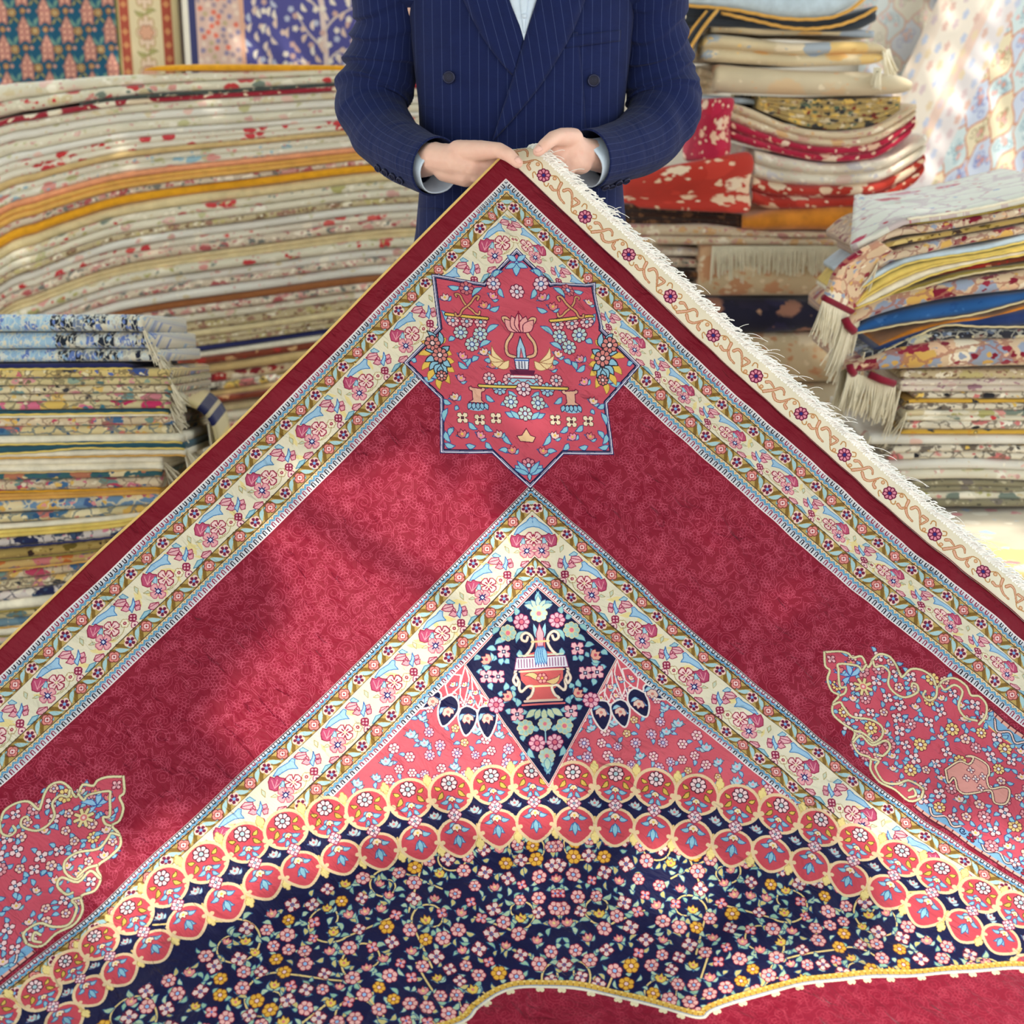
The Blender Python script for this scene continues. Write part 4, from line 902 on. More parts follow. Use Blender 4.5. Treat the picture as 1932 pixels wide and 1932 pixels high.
def skin_body():
    """one continuous body: head, neck, trunk, arms, hands with five fingers, legs"""
    parts = []
    def cap(P, R):
        """a chain of tapered rounded limbs"""
        P = [np.asarray(p, float) for p in P]
        for i in range(len(P) - 1):
            n = max(2, int(np.linalg.norm(P[i + 1] - P[i]) / (min(R[i], R[i + 1]) * .35)))
            for k in range(n + 1):
                q = k / n; parts.append((P[i] * (1 - q) + P[i + 1] * q, R[i] * (1 - q) + R[i + 1] * q, None))
    def ell(c, r):
        parts.append((np.asarray(c, float), 1.0, np.asarray(r, float)))
    cx = TX
    # head, neck, trunk, legs
    ell((cx, TY - .015, 1.715), (.075, .095, .112)); ell((cx, TY - .045, 1.655), (.058, .066, .062)); cap([(cx, TY, 1.46), (cx, TY - .005, 1.64)], [.062, .055])
    ell((cx, TY - .112, 1.700), (.012, .020, .024)); ell((cx, TY - .098, 1.655), (.026, .016, .010))
    for f in (-1, 1):
        ell((cx + f * .078, TY, 1.705), (.010, .020, .030)); ell((cx + f * .030, TY - .096, 1.727), (.015, .010, .010)); ell((cx + f * .032, TY - .094, 1.745), (.022, .012, .007))
    for z, w, d in ((1.40, .17, .085), (1.28, .165, .095), (1.15, .155, .09), (1.02, .165, .095), (.92, .17, .10)):
        ell((cx, TY, z), (w, d, .10))
    for f in (-1, 1):
        cap([(cx + f * .09, TY, .90), (cx + f * .105, TY - .01, .50), (cx + f * .11, TY + .01, .09)], [.082, .055, .038]); cap([(cx + f * .11, TY + .03, .05), (cx + f * .13, TY - .14, .045)], [.035, .030])
    # arms down to the wrists
    H = lambda x, y, Y, z=None: at(760 + x / 4.025, 200 + y / 4.025, Y)
    cap([(cx - .165, TY, 1.45), at(732, 50, 2.84), at(704, 222, 2.815), at(795, 303, 2.66), H(250, 395, 2.60)], [.044, .042, .036, .031, .029]); cap([(cx + .165, TY, 1.45), at(1232, 50, 2.84), at(1250, 230, 2.815), at(1145, 296, 2.66), H(1375, 360, 2.60)], [.044, .042, .036, .031, .028])
    # right hand (at the left of the picture)
    cap([H(250, 395, 2.60), H(400, 415, 2.578), H(530, 455, 2.570)], [.0275, .030, .0265]); cap([H(330, 470, 2.595), H(480, 520, 2.575)], [.026, .023])
    cap([H(420, 350, 2.575), H(600, 340, 2.545), H(730, 335, 2.512)], [.022, .0185, .0138]); cap([H(730, 335, 2.512), H(805, 372, 2.494), H(872, 432, 2.487)], [.0138, .0124, .0100])
    for k, (a, b, c, d) in enumerate((((600, 395), (740, 420), (850, 440), (900, 400)), ((600, 450), (740, 480), (840, 500), (890, 460)), ((580, 500), (700, 540), (790, 560), (840, 520)), ((550, 545), (650, 590), (720, 610), (765, 580)))):
        s = (1, 1.03, .96, .84)[k]; cap([H(*a, 2.56), H(*b, 2.562), H(*c, 2.556), H(*d, 2.540)], [.0112 * s, .0098 * s, .0088 * s, .0076 * s])
    # left hand (at the right of the picture)
    cap([H(1375, 360, 2.60), H(1300, 335, 2.580), H(1235, 325, 2.572)], [.0265, .029, .024]); cap([H(1350, 420, 2.59), H(1290, 410, 2.57)], [.024, .024])
    cap([H(1290, 250, 2.572), H(1210, 235, 2.545), H(1140, 245, 2.518)], [.020, .0165, .0132]); cap([H(1140, 245, 2.518), H(1080, 295, 2.497), H(1028, 345, 2.488)], [.0132, .0120, .0098])
    for k, (a, b, c, d) in enumerate((((1200, 300), (1150, 345), (1080, 370), (1030, 340)), ((1225, 345), (1190, 405), (1120, 430), (1065, 400)), ((1255, 390), (1235, 455), (1170, 480), (1120, 450)), ((1290, 430), (1275, 490), (1225, 515), (1180, 490)))):
        s = (1, 1.03, .96, .84)[k]; cap([H(*a, 2.56), H(*b, 2.556), H(*c, 2.556), H(*d, 2.542)], [.0112 * s, .0098 * s, .0088 * s, .0076 * s])
    bm = bmesh.new()
    for c, r, e in parts:
        m = Matrix.Translation(Vector(c)) @ (Matrix.Diagonal(Vector((*(e if e is not None else (r, r, r)), 1))))
        bmesh.ops.create_icosphere(bm, subdivisions=3 if (e is not None or r > .03) else 2, radius=1.0, matrix=m)
    me = bpy.data.meshes.new('tmp'); bm.to_mesh(me); bm.free(); o = bpy.data.objects.new('tmp', me); COL.objects.link(o)
    md = o.modifiers.new('r', 'REMESH'); md.mode = 'VOXEL'; md.voxel_size = .0026; md.adaptivity = .0
    sm = o.modifiers.new('s', 'SMOOTH'); sm.factor = .5; sm.iterations = 5
    dg = bpy.context.evaluated_depsgraph_get(); ev = o.evaluated_get(dg); out = bpy.data.meshes.new_from_object(ev); bpy.data.objects.remove(o); bpy.data.meshes.remove(me)
    return out, H

def make_person():
    me, H = skin_body(); N = Nodes('skin', .5, .1, .35); v = N.gen()
    N.col(N.mix(N.noise(v, 45, 3), srgb((238, 200, 180)), srgb((228, 176, 158)))); N.bump(N.noise(v, 420, 3), .25, .0008); N.p.inputs['Subsurface Weight'].default_value = .12; N.p.inputs['Subsurface Radius'].default_value = (.01, .004, .002); N.p.inputs['Subsurface Scale'].default_value = .5
    me.materials.clear(); me.materials.append(N.m); me.polygons.foreach_set('use_smooth', np.ones(len(me.polygons), bool)); me.polygons.foreach_set('material_index', np.zeros(len(me.polygons), np.int32))
    body = bpy.data.objects.new('person', me); COL.objects.link(body)
    tag(body, 'man in a navy pinstripe double-breasted suit standing and holding up the carpet corner', 'person')
    nailm = plain('fingernail', (236, 190, 176), .3, 0, .03, 40, .05)
    for c, ax, wd in ((H(874, 418, 2.4795), (.62, 0, -.78), (.5, .3, .4)), (H(1030, 332, 2.4805), (-.72, 0, -.69), (-.5, .3, .4))):
        ax = np.array(ax); sd = np.array([ax[2], 0, -ax[0]]); nv = np.array([0, -1.0, 0]); V = []
        for i in range(5):
            for j in range(5):
                p, q = (i / 4 - .5), (j / 4 - .5); V.append(np.array(c) + ax * p * .0125 + sd * q * .010 * (1 - .5 * max(0, p) ** 2 * 2) + nv * (.0022 - .010 * q * q * .9 - .002 * p * p * 4))
        n = obj('thumbnail', V, grid_faces(5, 5), nailm, body); so = n.modifiers.new('t', 'SOLIDIFY'); so.thickness = .0012; so.offset = 0
    hair = plain('dark_hair', (40, 28, 22), .6, .2, .3, 200); mb = []; V = []; F = []
    for i in range(14):
        for j in range(28):
            a = PI * .62 * i / 13; b = 2 * PI * j / 28; k = 1 + .02 * math.sin(9 * b) * math.sin(5 * a); fr = max(0, -math.sin(b)) * max(0, (a - .9)) * 1.1
            V.append((TX + .083 * math.sin(a) * math.cos(b) * k, TY - .008 + .102 * math.sin(a) * math.sin(b) * k, 1.722 + .118 * math.cos(a) * k + fr * .09))
    obj('hair', V, grid_faces(14, 28, True), hair, body)
    eye = plain('eye', (40, 30, 28), .2, 0, .02, 10, 0)
    for f in (-1, 1):
        m = MB(); m.tube([(TX + f * .030 - .010, TY - .106, 1.727), (TX + f * .030 + .010, TY - .106, 1.727)], .0035, 6); m.build('eye', eye, body)
    suit = suit_mat(); dark = plain('button_horn', (24, 26, 48), .35, 0, .2, 90, .05)
    # jacket body
    zz = np.concatenate([np.linspace(.76, 1.5, 60), [1.52, 1.54, 1.56]]); V = []; U = []; seg = 96
    for z in zz:
        w, f = tors(z); pu = 0; prev = None
        for j in range(seg):
            a = 2 * PI * (j / seg) + PI / 2; cx, sx = math.cos(a), math.sin(a); x = TX + w * math.copysign(abs(cx) ** (2 / 2.5), cx); y = TY + f * math.copysign(abs(sx) ** (2 / 2.2), sx) * (1 if sx < 0 else .95)
            d = .0035 * math.sin(26 * z + 5 * x) * max(0, 1 - abs(z - 1.14) / .16) * (1 if sx < 0 else .3) + .004 * math.sin(40 * x + 9 * z) * max(0, (abs(x - TX) - .1) / .1) * max(0, 1 - abs(z - 1.33) / .16)
            V.append((x, y - d, z)); U.append((x if abs(sx) > .25 else x + (y - TY) * .6, z))
    jk = obj('suit_jacket', V, grid_faces(len(zz), seg, True) + [tuple(range(seg - 1, -1, -1))], suit, body, U)
    # sleeves with gathered folds at the elbows
    def fold(sd):
        def f(q, w):
            def ridge(c, wd, k):   # a crease: a soft swell that tucks under sharply
                x = (q - c - .018 * math.sin(w * 1.0 + k)) / wd
                return math.exp(-x * x * .5) * (1 if x < 0 else math.exp(-3.2 * x))
            ins = .5 + .5 * math.cos(w - (PI * .85 if sd < 0 else .15 * PI)); out = 1 - ins
            def saw(p):
                p = p % 1.0
                return (p / .82) ** 1.6 if p < .82 else ((1 - p) / .18) ** 1.2
            env = math.exp(-((q - .36) / .17) ** 2); k = .45 * math.sin(w + (0.6 if sd < 0 else 2.4)) + .18 * math.sin(2 * w + 1)
            a = .17 * env * (saw((q - .10) / .082 + k) - .35) * (.75 + .25 * math.cos(w * 2 + 1)) + .12 * math.exp(-((q - .47) / .05) ** 2) * (saw((q - .44) / .075 + .25 * math.sin(w)) - .4) * (.3 + .7 * ins)
            a += .07 * math.sin(34 * q + 2.5 * w + 1) * math.exp(-((q - .60) / .08) ** 2) * ins + .025 * math.sin(22 * q + 2 * w) * math.exp(-((q - .74) / .14) ** 2)
            return a + .008 * math.sin(3 * w + 9 * q)
        return f
    RR = {0: .076, .12: .072, .26: .064, .40: .071, .50: .072, .62: .064, .8: .057, .93: .053, 1: .054}
    eL = [(TX - .165, TY + .005, 1.475), at(734, -40, 2.83), at(733, 50, 2.84), at(719, 130, 2.845), at(702, 205, 2.82), at(738, 268, 2.745), at(786, 300, 2.66), at(822, 314, 2.615)]
    eR = [(TX + .165, TY + .005, 1.475), at(1224, -40, 2.83), at(1230, 50, 2.84), at(1241, 130, 2.845), at(1253, 208, 2.82), at(1212, 266, 2.745), at(1150, 292, 2.66), at(1108, 301, 2.61)]
    sl = []
    for nm, C, sd in (('sleeve', eL, -1), ('sleeve', eR, 1)):
        o = tube_loft(nm, C, RR, suit, jk, 56, fold(sd), n=200); so = o.modifiers.new('t', 'SOLIDIFY'); so.thickness = .003; so.offset = -1; sl.append(o)
    # shirt cuffs show at both wrists
    shirt = plain('pale_blue_shirt', (206, 222, 238), .75, .15, .05, 60, .15)
    for C in ([at(786, 307, 2.665), at(824, 321, 2.614), at(829, 324, 2.607)], [at(1150, 300, 2.665), at(1106, 309, 2.610), at(1101, 311, 2.604)]):
        o = tube_loft('shirt_cuff', C, [.041, .0415, .042], shirt, body, 32, lambda q, w: .03 * math.sin(2 * w) + .02 * math.sin(5 * w), n=14); so = o.modifiers.new('t', 'SOLIDIFY'); so.thickness = .002
    # shirt front and its placket
    sh = panel('shirt', [(940, -60), (957, -6), (972, 32), (988, 76)], [(1040, -60), (1018, -6), (1004, 32), (990, 76)], .004, shirt, body, bulge=.004)
    panel('placket', [(975, -60), (980, 0), (985, 40), (988, 62)], [(1003, -60), (997, 0), (992, 40), (990, 62)], .0095, shirt, sh, cols=4, th=.0015, bulge=.001)
    m = MB(); c = on_front(989, 30, .012); m.tube([c, c + [0, -.002, 0]], .0045, 12); m.build('shirt_button', shirt, sh)
    # front edge, lapels, pocket
    panel('front_panel', [(990, 74), (968, 150), (944, 222), (929, 268), (926, 330), (926, 420), (926, 520)], [(1090, 60), (1100, 150), (1105, 222), (1108, 268), (1110, 330), (1112, 420), (1112, 520)], .0035, suit, jk, cols=20, rows=36, th=.003, bulge=.0005)
    panel('lapel', [(950, -60), (960, -4), (974, 34), (990, 78), (970, 140)], [(852, -60), (872, -4), (905, 62), (938, 110), (966, 142)], .006, suit, jk, bulge=.003, horiz=True)
    panel('lapel', [(1028, -60), (1014, -4), (1002, 34), (989, 74), (966, 150), (944, 216), (929, 264)], [(1130, -60), (1106, -4), (1084, 54), (1058, 102), (1020, 162), (968, 226), (931, 266)], .009, suit, jk, bulge=.004, horiz=True)
    panel('breast_pocket', [(1064, 70), (1120, 62), (1172, 56)], [(1066, 92), (1120, 84), (1171, 78)], .004, suit, jk, cols=5, th=.002, bulge=.001)
    panel('pocket_flap', [(790, 392), (820, 392), (856, 398)], [(788, 442), (816, 447), (850, 452)], .004, suit, jk, cols=6, th=.003, bulge=.002)
    def button(c, nrm, r, parent):
        nrm = np.asarray(nrm, float); nrm /= np.linalg.norm(nrm); m = MB(); m.tube([c, c + nrm * .0016, c + nrm * .0034, c + nrm * .0040], [r * .96, r, r * .98, r * .86], 20); b = m.build('button', dark, parent)
        m2 = MB(); P = []; a = np.cross(nrm, [0, 0, 1.0]); a /= np.linalg.norm(a); d = np.cross(nrm, a)
        m2.tube([c + nrm * .0044 + (a * math.cos(k) + d * math.sin(k)) * r * .84 for k in np.linspace(0, 2 * PI, 21)], .0009, 5, None, False)
        for k in range(4):
            q = c + nrm * .0042 + (a * math.cos(k * PI / 2 + .78) + d * math.sin(k * PI / 2 + .78)) * r * .28; m2.tube([q, q + nrm * .0004], .0007, 6)
        m2.build('button_rim', plain('button_rim', (58, 62, 92), .35, 0, .1, 60, 0) if 'button_rim' not in bpy.data.materials else bpy.data.materials['button_rim'], b)
    for px, py in ((847, 146), (1120, 152)):
        button(on_front(px, py, .007), (0, -1, .03), .0118, jk)
    # sleeve buttons, set on the cloth by looking along the surface
    dg = bpy.context.evaluated_depsgraph_get()
    from mathutils.bvhtree import BVHTree
    eye_p = Vector((0, 0, EYE))
    for o, L in ((sl[0], ((715, 316), (729, 324), (743, 332), (757, 339))), (sl[1], ((1141, 354), (1153, 352), (1166, 349), (1180, 345)))):
        bv = BVHTree.FromPolygons([v.co for v in o.data.vertices], [p.vertices for p in o.data.polygons])
        for px, py in L:
            d = Vector(at(px, py, 2.7)) - eye_p; h = None
            for dy in (0, -3, -6, -10, -14, -18):
                d = Vector(at(px, py + dy, 2.7)) - eye_p; h = bv.ray_cast(eye_p, d.normalized())
                if h[0] is not None:
                    break
            if h[0] is not None:
                n = h[1] if h[1].dot(d) < 0 else -h[1]; n = n + Vector((0, -.35, 0)); button(np.array(h[0]) + np.array(n.normalized()) * .001, n, .0078, o)
    # trousers and shoes, hidden behind the carpet
    for f in (-1, 1):
        tube_loft('trouser_leg', [(TX + f * .10, TY, .86), (TX + f * .108, TY - .005, .5), (TX + f * .112, TY + .005, .09)], [.112, .085, .095], suit, body, 28, lambda q, w: .03 * math.sin(9 * q + 2 * w), n=30)
        V = []
        for i in range(12):
            q = i / 11; y = TY + .11 - q * .30; w = .040 + .012 * math.sin(q * PI) - .012 * (q > .9); hh = .085 * (1 - q) + .045 * q + .02 * (q < .4)
            for j in range(12):
                a = 2 * PI * j / 12; V.append((TX + f * .118 + w * math.cos(a), y, max(.002, hh * .5 + hh * .55 * math.sin(a))))
        obj('shoe', V, grid_faces(12, 12, True) + [tuple(range(11, -1, -1)), tuple(range(132, 144))], plain('black_shoe', (24, 22, 22), .35, 0), body)
    return body
# ---------------------------------------------------------------- folded rugs in stacks
CREAMS = [(196, 60, 62), (214, 150, 140), (176, 170, 110), (236, 228, 206), (206, 190, 150), (120, 132, 120)]
SOFTS = [(226, 190, 176), (190, 186, 140), (238, 232, 214), (214, 200, 164), (206, 160, 150)]
BURG = [(128, 22, 46), (226, 186, 150), (150, 40, 60), (214, 170, 90), (150, 160, 180), (236, 222, 196)]
FLOR = [(214, 120, 140), (70, 110, 150), (226, 184, 96), (236, 220, 190), (120, 150, 140), (196, 70, 100)]
RM = {}
def M(k):
    if k not in RM:
        RM[k] = RUGM[k]()
    return RM[k]
RUGM = {
 'cream_red': lambda: rugmat('wool_cream_red', (232, 224, 198), CREAMS, 22, 60, .42, .3),
 'cream': lambda: rugmat('wool_cream', (234, 226, 202), SOFTS, 24, 62, .34, .3),
 'white': lambda: rugmat('wool_white', (238, 234, 222), SOFTS, 20, 55, .24, .2),
 'scallop': lambda: rugmat('wool_scallop', (236, 228, 208), [(196, 52, 56), (214, 96, 90), (236, 226, 204), (200, 64, 70)], 30, 60, .42, .2),
 'brownfleck': lambda: rugmat('wool_brown_fleck', (206, 188, 148), [(130, 104, 76), (232, 222, 196), (160, 120, 100), (190, 176, 120)], 40, 90, .5, .4),
 'pinkfleck': lambda: rugmat('wool_pink_fleck', (222, 204, 178), [(176, 90, 90), (236, 222, 200), (206, 150, 140), (120, 120, 112)], 34, 80, .5, .4),
 'redfleck': lambda: rugmat('wool_red_fleck', (222, 196, 154), [(150, 34, 36), (176, 50, 46), (236, 222, 196), (130, 30, 40)], 22, 60, .55, .3),
 'crimsoncream': lambda: rugmat('wool_crimson_cream', (166, 40, 56), [(234, 224, 200), (150, 30, 46), (226, 206, 176), (176, 50, 60)], 14, 60, .5, .3),
 'charcoal': lambda: rugmat('wool_charcoal', (62, 70, 66), [(200, 190, 160), (120, 60, 60), (70, 80, 70)], 40, 80, .3, .2),
 'blueishcream': lambda: rugmat('wool_blue_cream', (234, 228, 208), [(150, 184, 196), (216, 150, 140), (236, 230, 214), (190, 186, 140)], 22, 60, .4, .3),
 'tan': lambda: plain('backing_tan', (206, 176, 120)), 'beige': lambda: plain('backing_beige', (216, 198, 152)), 'peach': lambda: plain('backing_peach', (232, 156, 112)),
 'amber': lambda: plain('backing_amber', (220, 168, 84)), 'mustard': lambda: plain('backing_mustard', (226, 160, 28)), 'olive': lambda: plain('backing_olive', (150, 132, 60)),
 'navy': lambda: plain('backing_navy', (38, 42, 92)), 'teal': lambda: plain('backing_teal', (40, 84, 100)), 'whitep': lambda: plain('backing_white', (238, 230, 206)), 'yellowp': lambda: plain('backing_yellow', (232, 204, 108)),
 'brown': lambda: plain('backing_brown', (150, 92, 50)), 'redbrown': lambda: rugmat('wool_red_brown', (140, 64, 40), [(170, 50, 40), (206, 160, 110), (120, 40, 30)], 26, 60, .4, .3),
 'orange': lambda: plain('wool_orange', (214, 132, 40), .9, .3, .25, 22), 'darkbrown': lambda: rugmat('wool_dark_brown', (66, 44, 34), [(110, 76, 50), (50, 34, 30), (130, 90, 60)], 30, 70, .4, .3),
 'sky': lambda: rugmat('wool_sky', (150, 186, 214), [(206, 212, 208), (104, 128, 190), (222, 214, 190), (150, 182, 210)], 26, 60, .5, .36, (228, 226, 206),
        [(0, (160, 194, 216)), (.47, (30, 38, 52)), (.60, (120, 132, 150)), (.66, (34, 42, 58)), (.78, (190, 186, 176)), (.865, (28, 34, 54)), (.90, (206, 196, 170)), (.92, (28, 34, 58)), (.955, (232, 222, 198)), (1.0, 0)]),
 'yellowflor': lambda: rugmat('wool_yellow_floral', (232, 206, 136), [(60, 84, 150), (232, 220, 180), (60, 60, 70), (206, 110, 120), (90, 110, 180), (226, 196, 120)], 24, 64, .46, .34, (120, 100, 70)),
 'greyflor': lambda: rugmat('wool_grey_floral', (222, 204, 150), [(90, 120, 124), (232, 220, 190), (120, 110, 80), (214, 150, 150), (150, 170, 150)], 26, 64, .46, .34, (130, 120, 90)),
 'creamflor': lambda: rugmat('wool_cream_floral', (234, 218, 176), [(206, 130, 140), (60, 60, 66), (226, 190, 110), (110, 150, 150), (238, 226, 200)], 26, 64, .44, .34, (130, 110, 90)),
 'pinkflor': lambda: rugmat('wool_pink_floral', (234, 212, 176), FLOR, 24, 60, .5, .34, (150, 120, 100)),
 'tealpink': lambda: rugmat('wool_teal_pink', (226, 210, 160), [(200, 50, 100), (60, 120, 140), (236, 222, 190), (226, 190, 100), (214, 110, 140)], 16, 50, .55, .3, (120, 110, 90)),
 'blueflor': lambda: rugmat('wool_blue_floral', (120, 156, 190), [(230, 150, 150), (236, 216, 170), (70, 100, 150), (226, 180, 90), (200, 100, 120)], 18, 60, .5, .32, (236, 222, 180)),
 'creamblue': lambda: rugmat('wool_cream_blue', (232, 212, 158), [(70, 116, 150), (236, 220, 176), (206, 120, 110), (226, 180, 90), (50, 90, 130)], 18, 60, .52, .32, (90, 110, 120)),
 'tealflor': lambda: rugmat('wool_teal_floral', (60, 106, 112), [(206, 176, 110), (190, 120, 90), (226, 206, 160), (50, 80, 120)], 26, 60, .45, .3),
 'navypink': lambda: rugmat('wool_navy_pink', (226, 214, 206), [(34, 40, 80), (214, 130, 150), (236, 226, 210), (60, 80, 110)], 22, 60, .5, .3, (40, 40, 70)),
 'oliveflor': lambda: rugmat('wool_olive_floral', (190, 160, 90), [(110, 90, 30), (60, 40, 30), (216, 190, 120), (150, 120, 50)], 30, 60, .42, .3),
 'orangeflor': lambda: rugmat('wool_orange_floral', (214, 176, 110), [(200, 110, 50), (80, 100, 140), (236, 210, 160), (206, 120, 120)], 24, 60, .5, .3),
 'greyblue': lambda: rugmat('wool_grey_blue', (120, 150, 166), [(222, 206, 160), (90, 120, 140), (200, 190, 150)], 24, 60, .42, .3),
 'burg': lambda: rugmat('wool_burgundy_floral', (226, 196, 160), BURG, 13, 46, .58, .34, (170, 110, 90)),
 'burgsmall': lambda: rugmat('wool_burgundy_small', (228, 206, 176), BURG, 22, 60, .5, .34, (160, 110, 100)),
 'palemed': lambda: rugmat('wool_pale_medallion', (236, 236, 222), [(176, 24, 56), (196, 206, 188), (120, 150, 190), (236, 232, 218), (190, 60, 90), (222, 228, 212)], 9, 34, .42, .2, (196, 176, 180)),
 'blackcream': lambda: rugmat('wool_black_cream', (232, 222, 198), [(30, 30, 36), (206, 120, 116), (226, 190, 96), (238, 230, 210), (110, 100, 90)], 20, 54, .5, .3, (110, 96, 80)),
 'blackflor': lambda: rugmat('wool_black_floral', (46, 46, 56), [(150, 160, 176), (206, 196, 160), (90, 100, 120), (120, 60, 60)], 26, 60, .46, .3, (180, 176, 160)),
 'mauve': lambda: rugmat('wool_mauve', (222, 208, 190), [(160, 120, 130), (206, 180, 170), (236, 226, 206)], 30, 70, .4, .3),
 'gold': lambda: rugmat('wool_gold', (222, 176, 66), [(40, 40, 46), (232, 206, 130), (206, 150, 50)], 30, 60, .3, .2),
 'greygreen': lambda: rugmat('wool_grey_green', (150, 142, 112), [(90, 86, 70), (190, 180, 150), (120, 110, 100)], 30, 70, .4, .3),
 'bluep': lambda: rugmat('wool_blue_velvet', (40, 96, 160), [(36, 88, 150), (60, 110, 170), (30, 80, 140)], 20, 60, .3, .2),
 'navyp': lambda: plain('wool_navy_velvet', (24, 50, 104), .8, .4), 'palebluep': lambda: plain('backing_pale_blue', (196, 214, 226)),
 'damask': lambda: rugmat('wool_damask_rose', (186, 32, 66), [(236, 206, 180), (190, 36, 70), (232, 190, 160), (186, 30, 60)], 22, 52, .46, .3),
 'damaskred': lambda: rugmat('wool_damask_red', (196, 58, 44), [(238, 214, 184), (200, 62, 48), (234, 200, 166), (190, 54, 40)], 19, 46, .46, .3),
 'fold_cream': lambda: rugmat('wool_fold_cream', (228, 206, 172), [(206, 160, 140), (240, 226, 200), (214, 170, 120), (196, 140, 130)], 26, 70, .4, .34),
 'fold_white': lambda: rugmat('wool_fold_white', (240, 228, 206), [(226, 196, 180), (244, 234, 216), (206, 200, 200)], 22, 60, .4, .3),
 'roll': lambda: rugmat('wool_roll', (232, 212, 172), [(236, 200, 130), (170, 180, 190), (240, 222, 190), (226, 180, 110)], 10, 40, .4, .2),
 'roll2': lambda: rugmat('wool_roll_plain', (230, 212, 178), [(226, 184, 140), (236, 220, 190), (220, 190, 150)], 8, 36, .36, .2),
 'multi': lambda: rugmat('wool_multi', (196, 170, 110), [(130, 50, 40), (90, 110, 90), (226, 190, 100), (60, 60, 60), (222, 206, 170)], 34, 70, .55, .4),
 'navyflor': lambda: rugmat('wool_navy_floral', (40, 38, 62), [(206, 160, 130), (50, 46, 80), (170, 120, 100), (46, 42, 66)], 9, 34, .42, .2),
 'beigeflor': lambda: rugmat('wool_beige_floral', (226, 200, 160), [(206, 150, 110), (232, 210, 176), (214, 170, 130)], 12, 40, .45, .3),
 'palepile': lambda: rugmat('wool_pale_pile', (226, 212, 186), [(176, 196, 214), (232, 206, 130), (222, 140, 140), (232, 222, 200), (206, 190, 170)], 5, 22, .5, .3, None),
 'greenblack': lambda: plain('pile_dark_slate', (52, 58, 66), .85, .3),
}
ORD = ['first', 'second', 'third', 'fourth', 'fifth', 'sixth', 'seventh', 'eighth', 'ninth', 'tenth', 'eleventh', 'twelfth', 'thirteenth', 'fourteenth', 'fifteenth', 'sixteenth', 'seventeenth', 'eighteenth', 'nineteenth']
def nth(i):
    if i <= 19:
        return ORD[i - 1]
    t = {2: 'twent', 3: 'thirt', 4: 'fort', 5: 'fift'}[i // 10]
    return t + 'ieth' if i % 10 == 0 else t + 'y-' + ORD[i % 10 - 1]

def sheet_rug(name, xs, top, bot, Y, depth, lobes, mat, parent=None, nx=40, wob=.004, uoff=None, mats=None, nose=1.0, yslope=0.0, ends=True, tilt=0.0):
    """a rug folded into a slab: rounded folds to the front, lying along the curve given by photo-space knots"""
    xs = np.asarray(xs, float); X = np.linspace(xs[0], xs[-1], nx)
    def sm(v):
        Q = curve(np.stack([xs, np.asarray(v, float)], 1), 8); o = np.argsort(Q[:, 0], kind='stable'); return np.interp(X, Q[o, 0], Q[o, 1])
    tp, bt = sm(top), sm(bot); V = []; U = []; u = uoff if uoff is not None else rnd.uniform(0, 6); per = 6; prev = None; ph = rnd.uniform(0, 6.3); fr = rnd.uniform(3, 7)
    v0 = rnd.uniform(0, 5); nl = lobes
    for i in range(nx):
        q = i / (nx - 1); y = Y + yslope * (q - .5) + wob * math.sin(fr * q * 3 + ph) + wob * .5 * math.sin(17 * q + ph * 2)
        A, B = at(X[i], tp[i], y), at(X[i], bt[i], y); h = A[2] - B[2]; c = A.copy()
        if prev is not None:
            u += np.linalg.norm(A - prev)
        prev = A
        ring = [(A[0], y + depth, A[2] - tilt * depth)]; vv = [v0]
        for j in range(nl):
            hj = h / nl / 2; zc = A[2] - hj * (2 * j + 1); bj = min(hj * 1.15, .026) * nose
            for k in range(per + 1):
                a = PI / 2 - PI * k / per; ring.append((A[0], y + bj * (1 - math.cos(a)), zc + hj * .97 * math.sin(a)))
        ring.append((A[0], y + depth, B[2] + h * .015 - tilt * depth))
        for k in range(1, len(ring)):
            vv.append(vv[-1] + math.dist(ring[k], ring[k - 1]))
        V += ring; U += [(u, v) for v in vv]
    m = len(ring); F = grid_faces(nx, m, True); mi = []
    if mats:
        for f in F:
            j = min(f) % m; l = min(max((j - 1) // (per + 1), 0), nl - 1); mi.append(mats[l])
    if ends:
        F += [tuple(range(m - 1, -1, -1)), tuple(range((nx - 1) * m, nx * m))]; mi += [mats[0]] * 2 if mats else []
    ml = mat if isinstance(mat, list) else [mat]
    return obj(name, V, F, None, parent, U, True, [M(k) for k in ml], mi if mats else None)

def binding(xs, ys, Y, r, key, parent, yslope=0.0):
    xs = np.asarray(xs, float); X = np.linspace(xs[0], xs[-1], 50); Q = curve(np.stack([xs, np.asarray(ys, float)], 1), 8); o = np.argsort(Q[:, 0], kind='stable'); y = np.interp(X, Q[o, 0], Q[o, 1])
    P = np.array([at(X[i], y[i] + .5 * math.sin(i * 1.7), Y + yslope * (i / 49 - .5)) for i in range(50)]); mb = MB(); mb.tube(P, r, 6); return mb.build('edge_binding', M(key), parent)

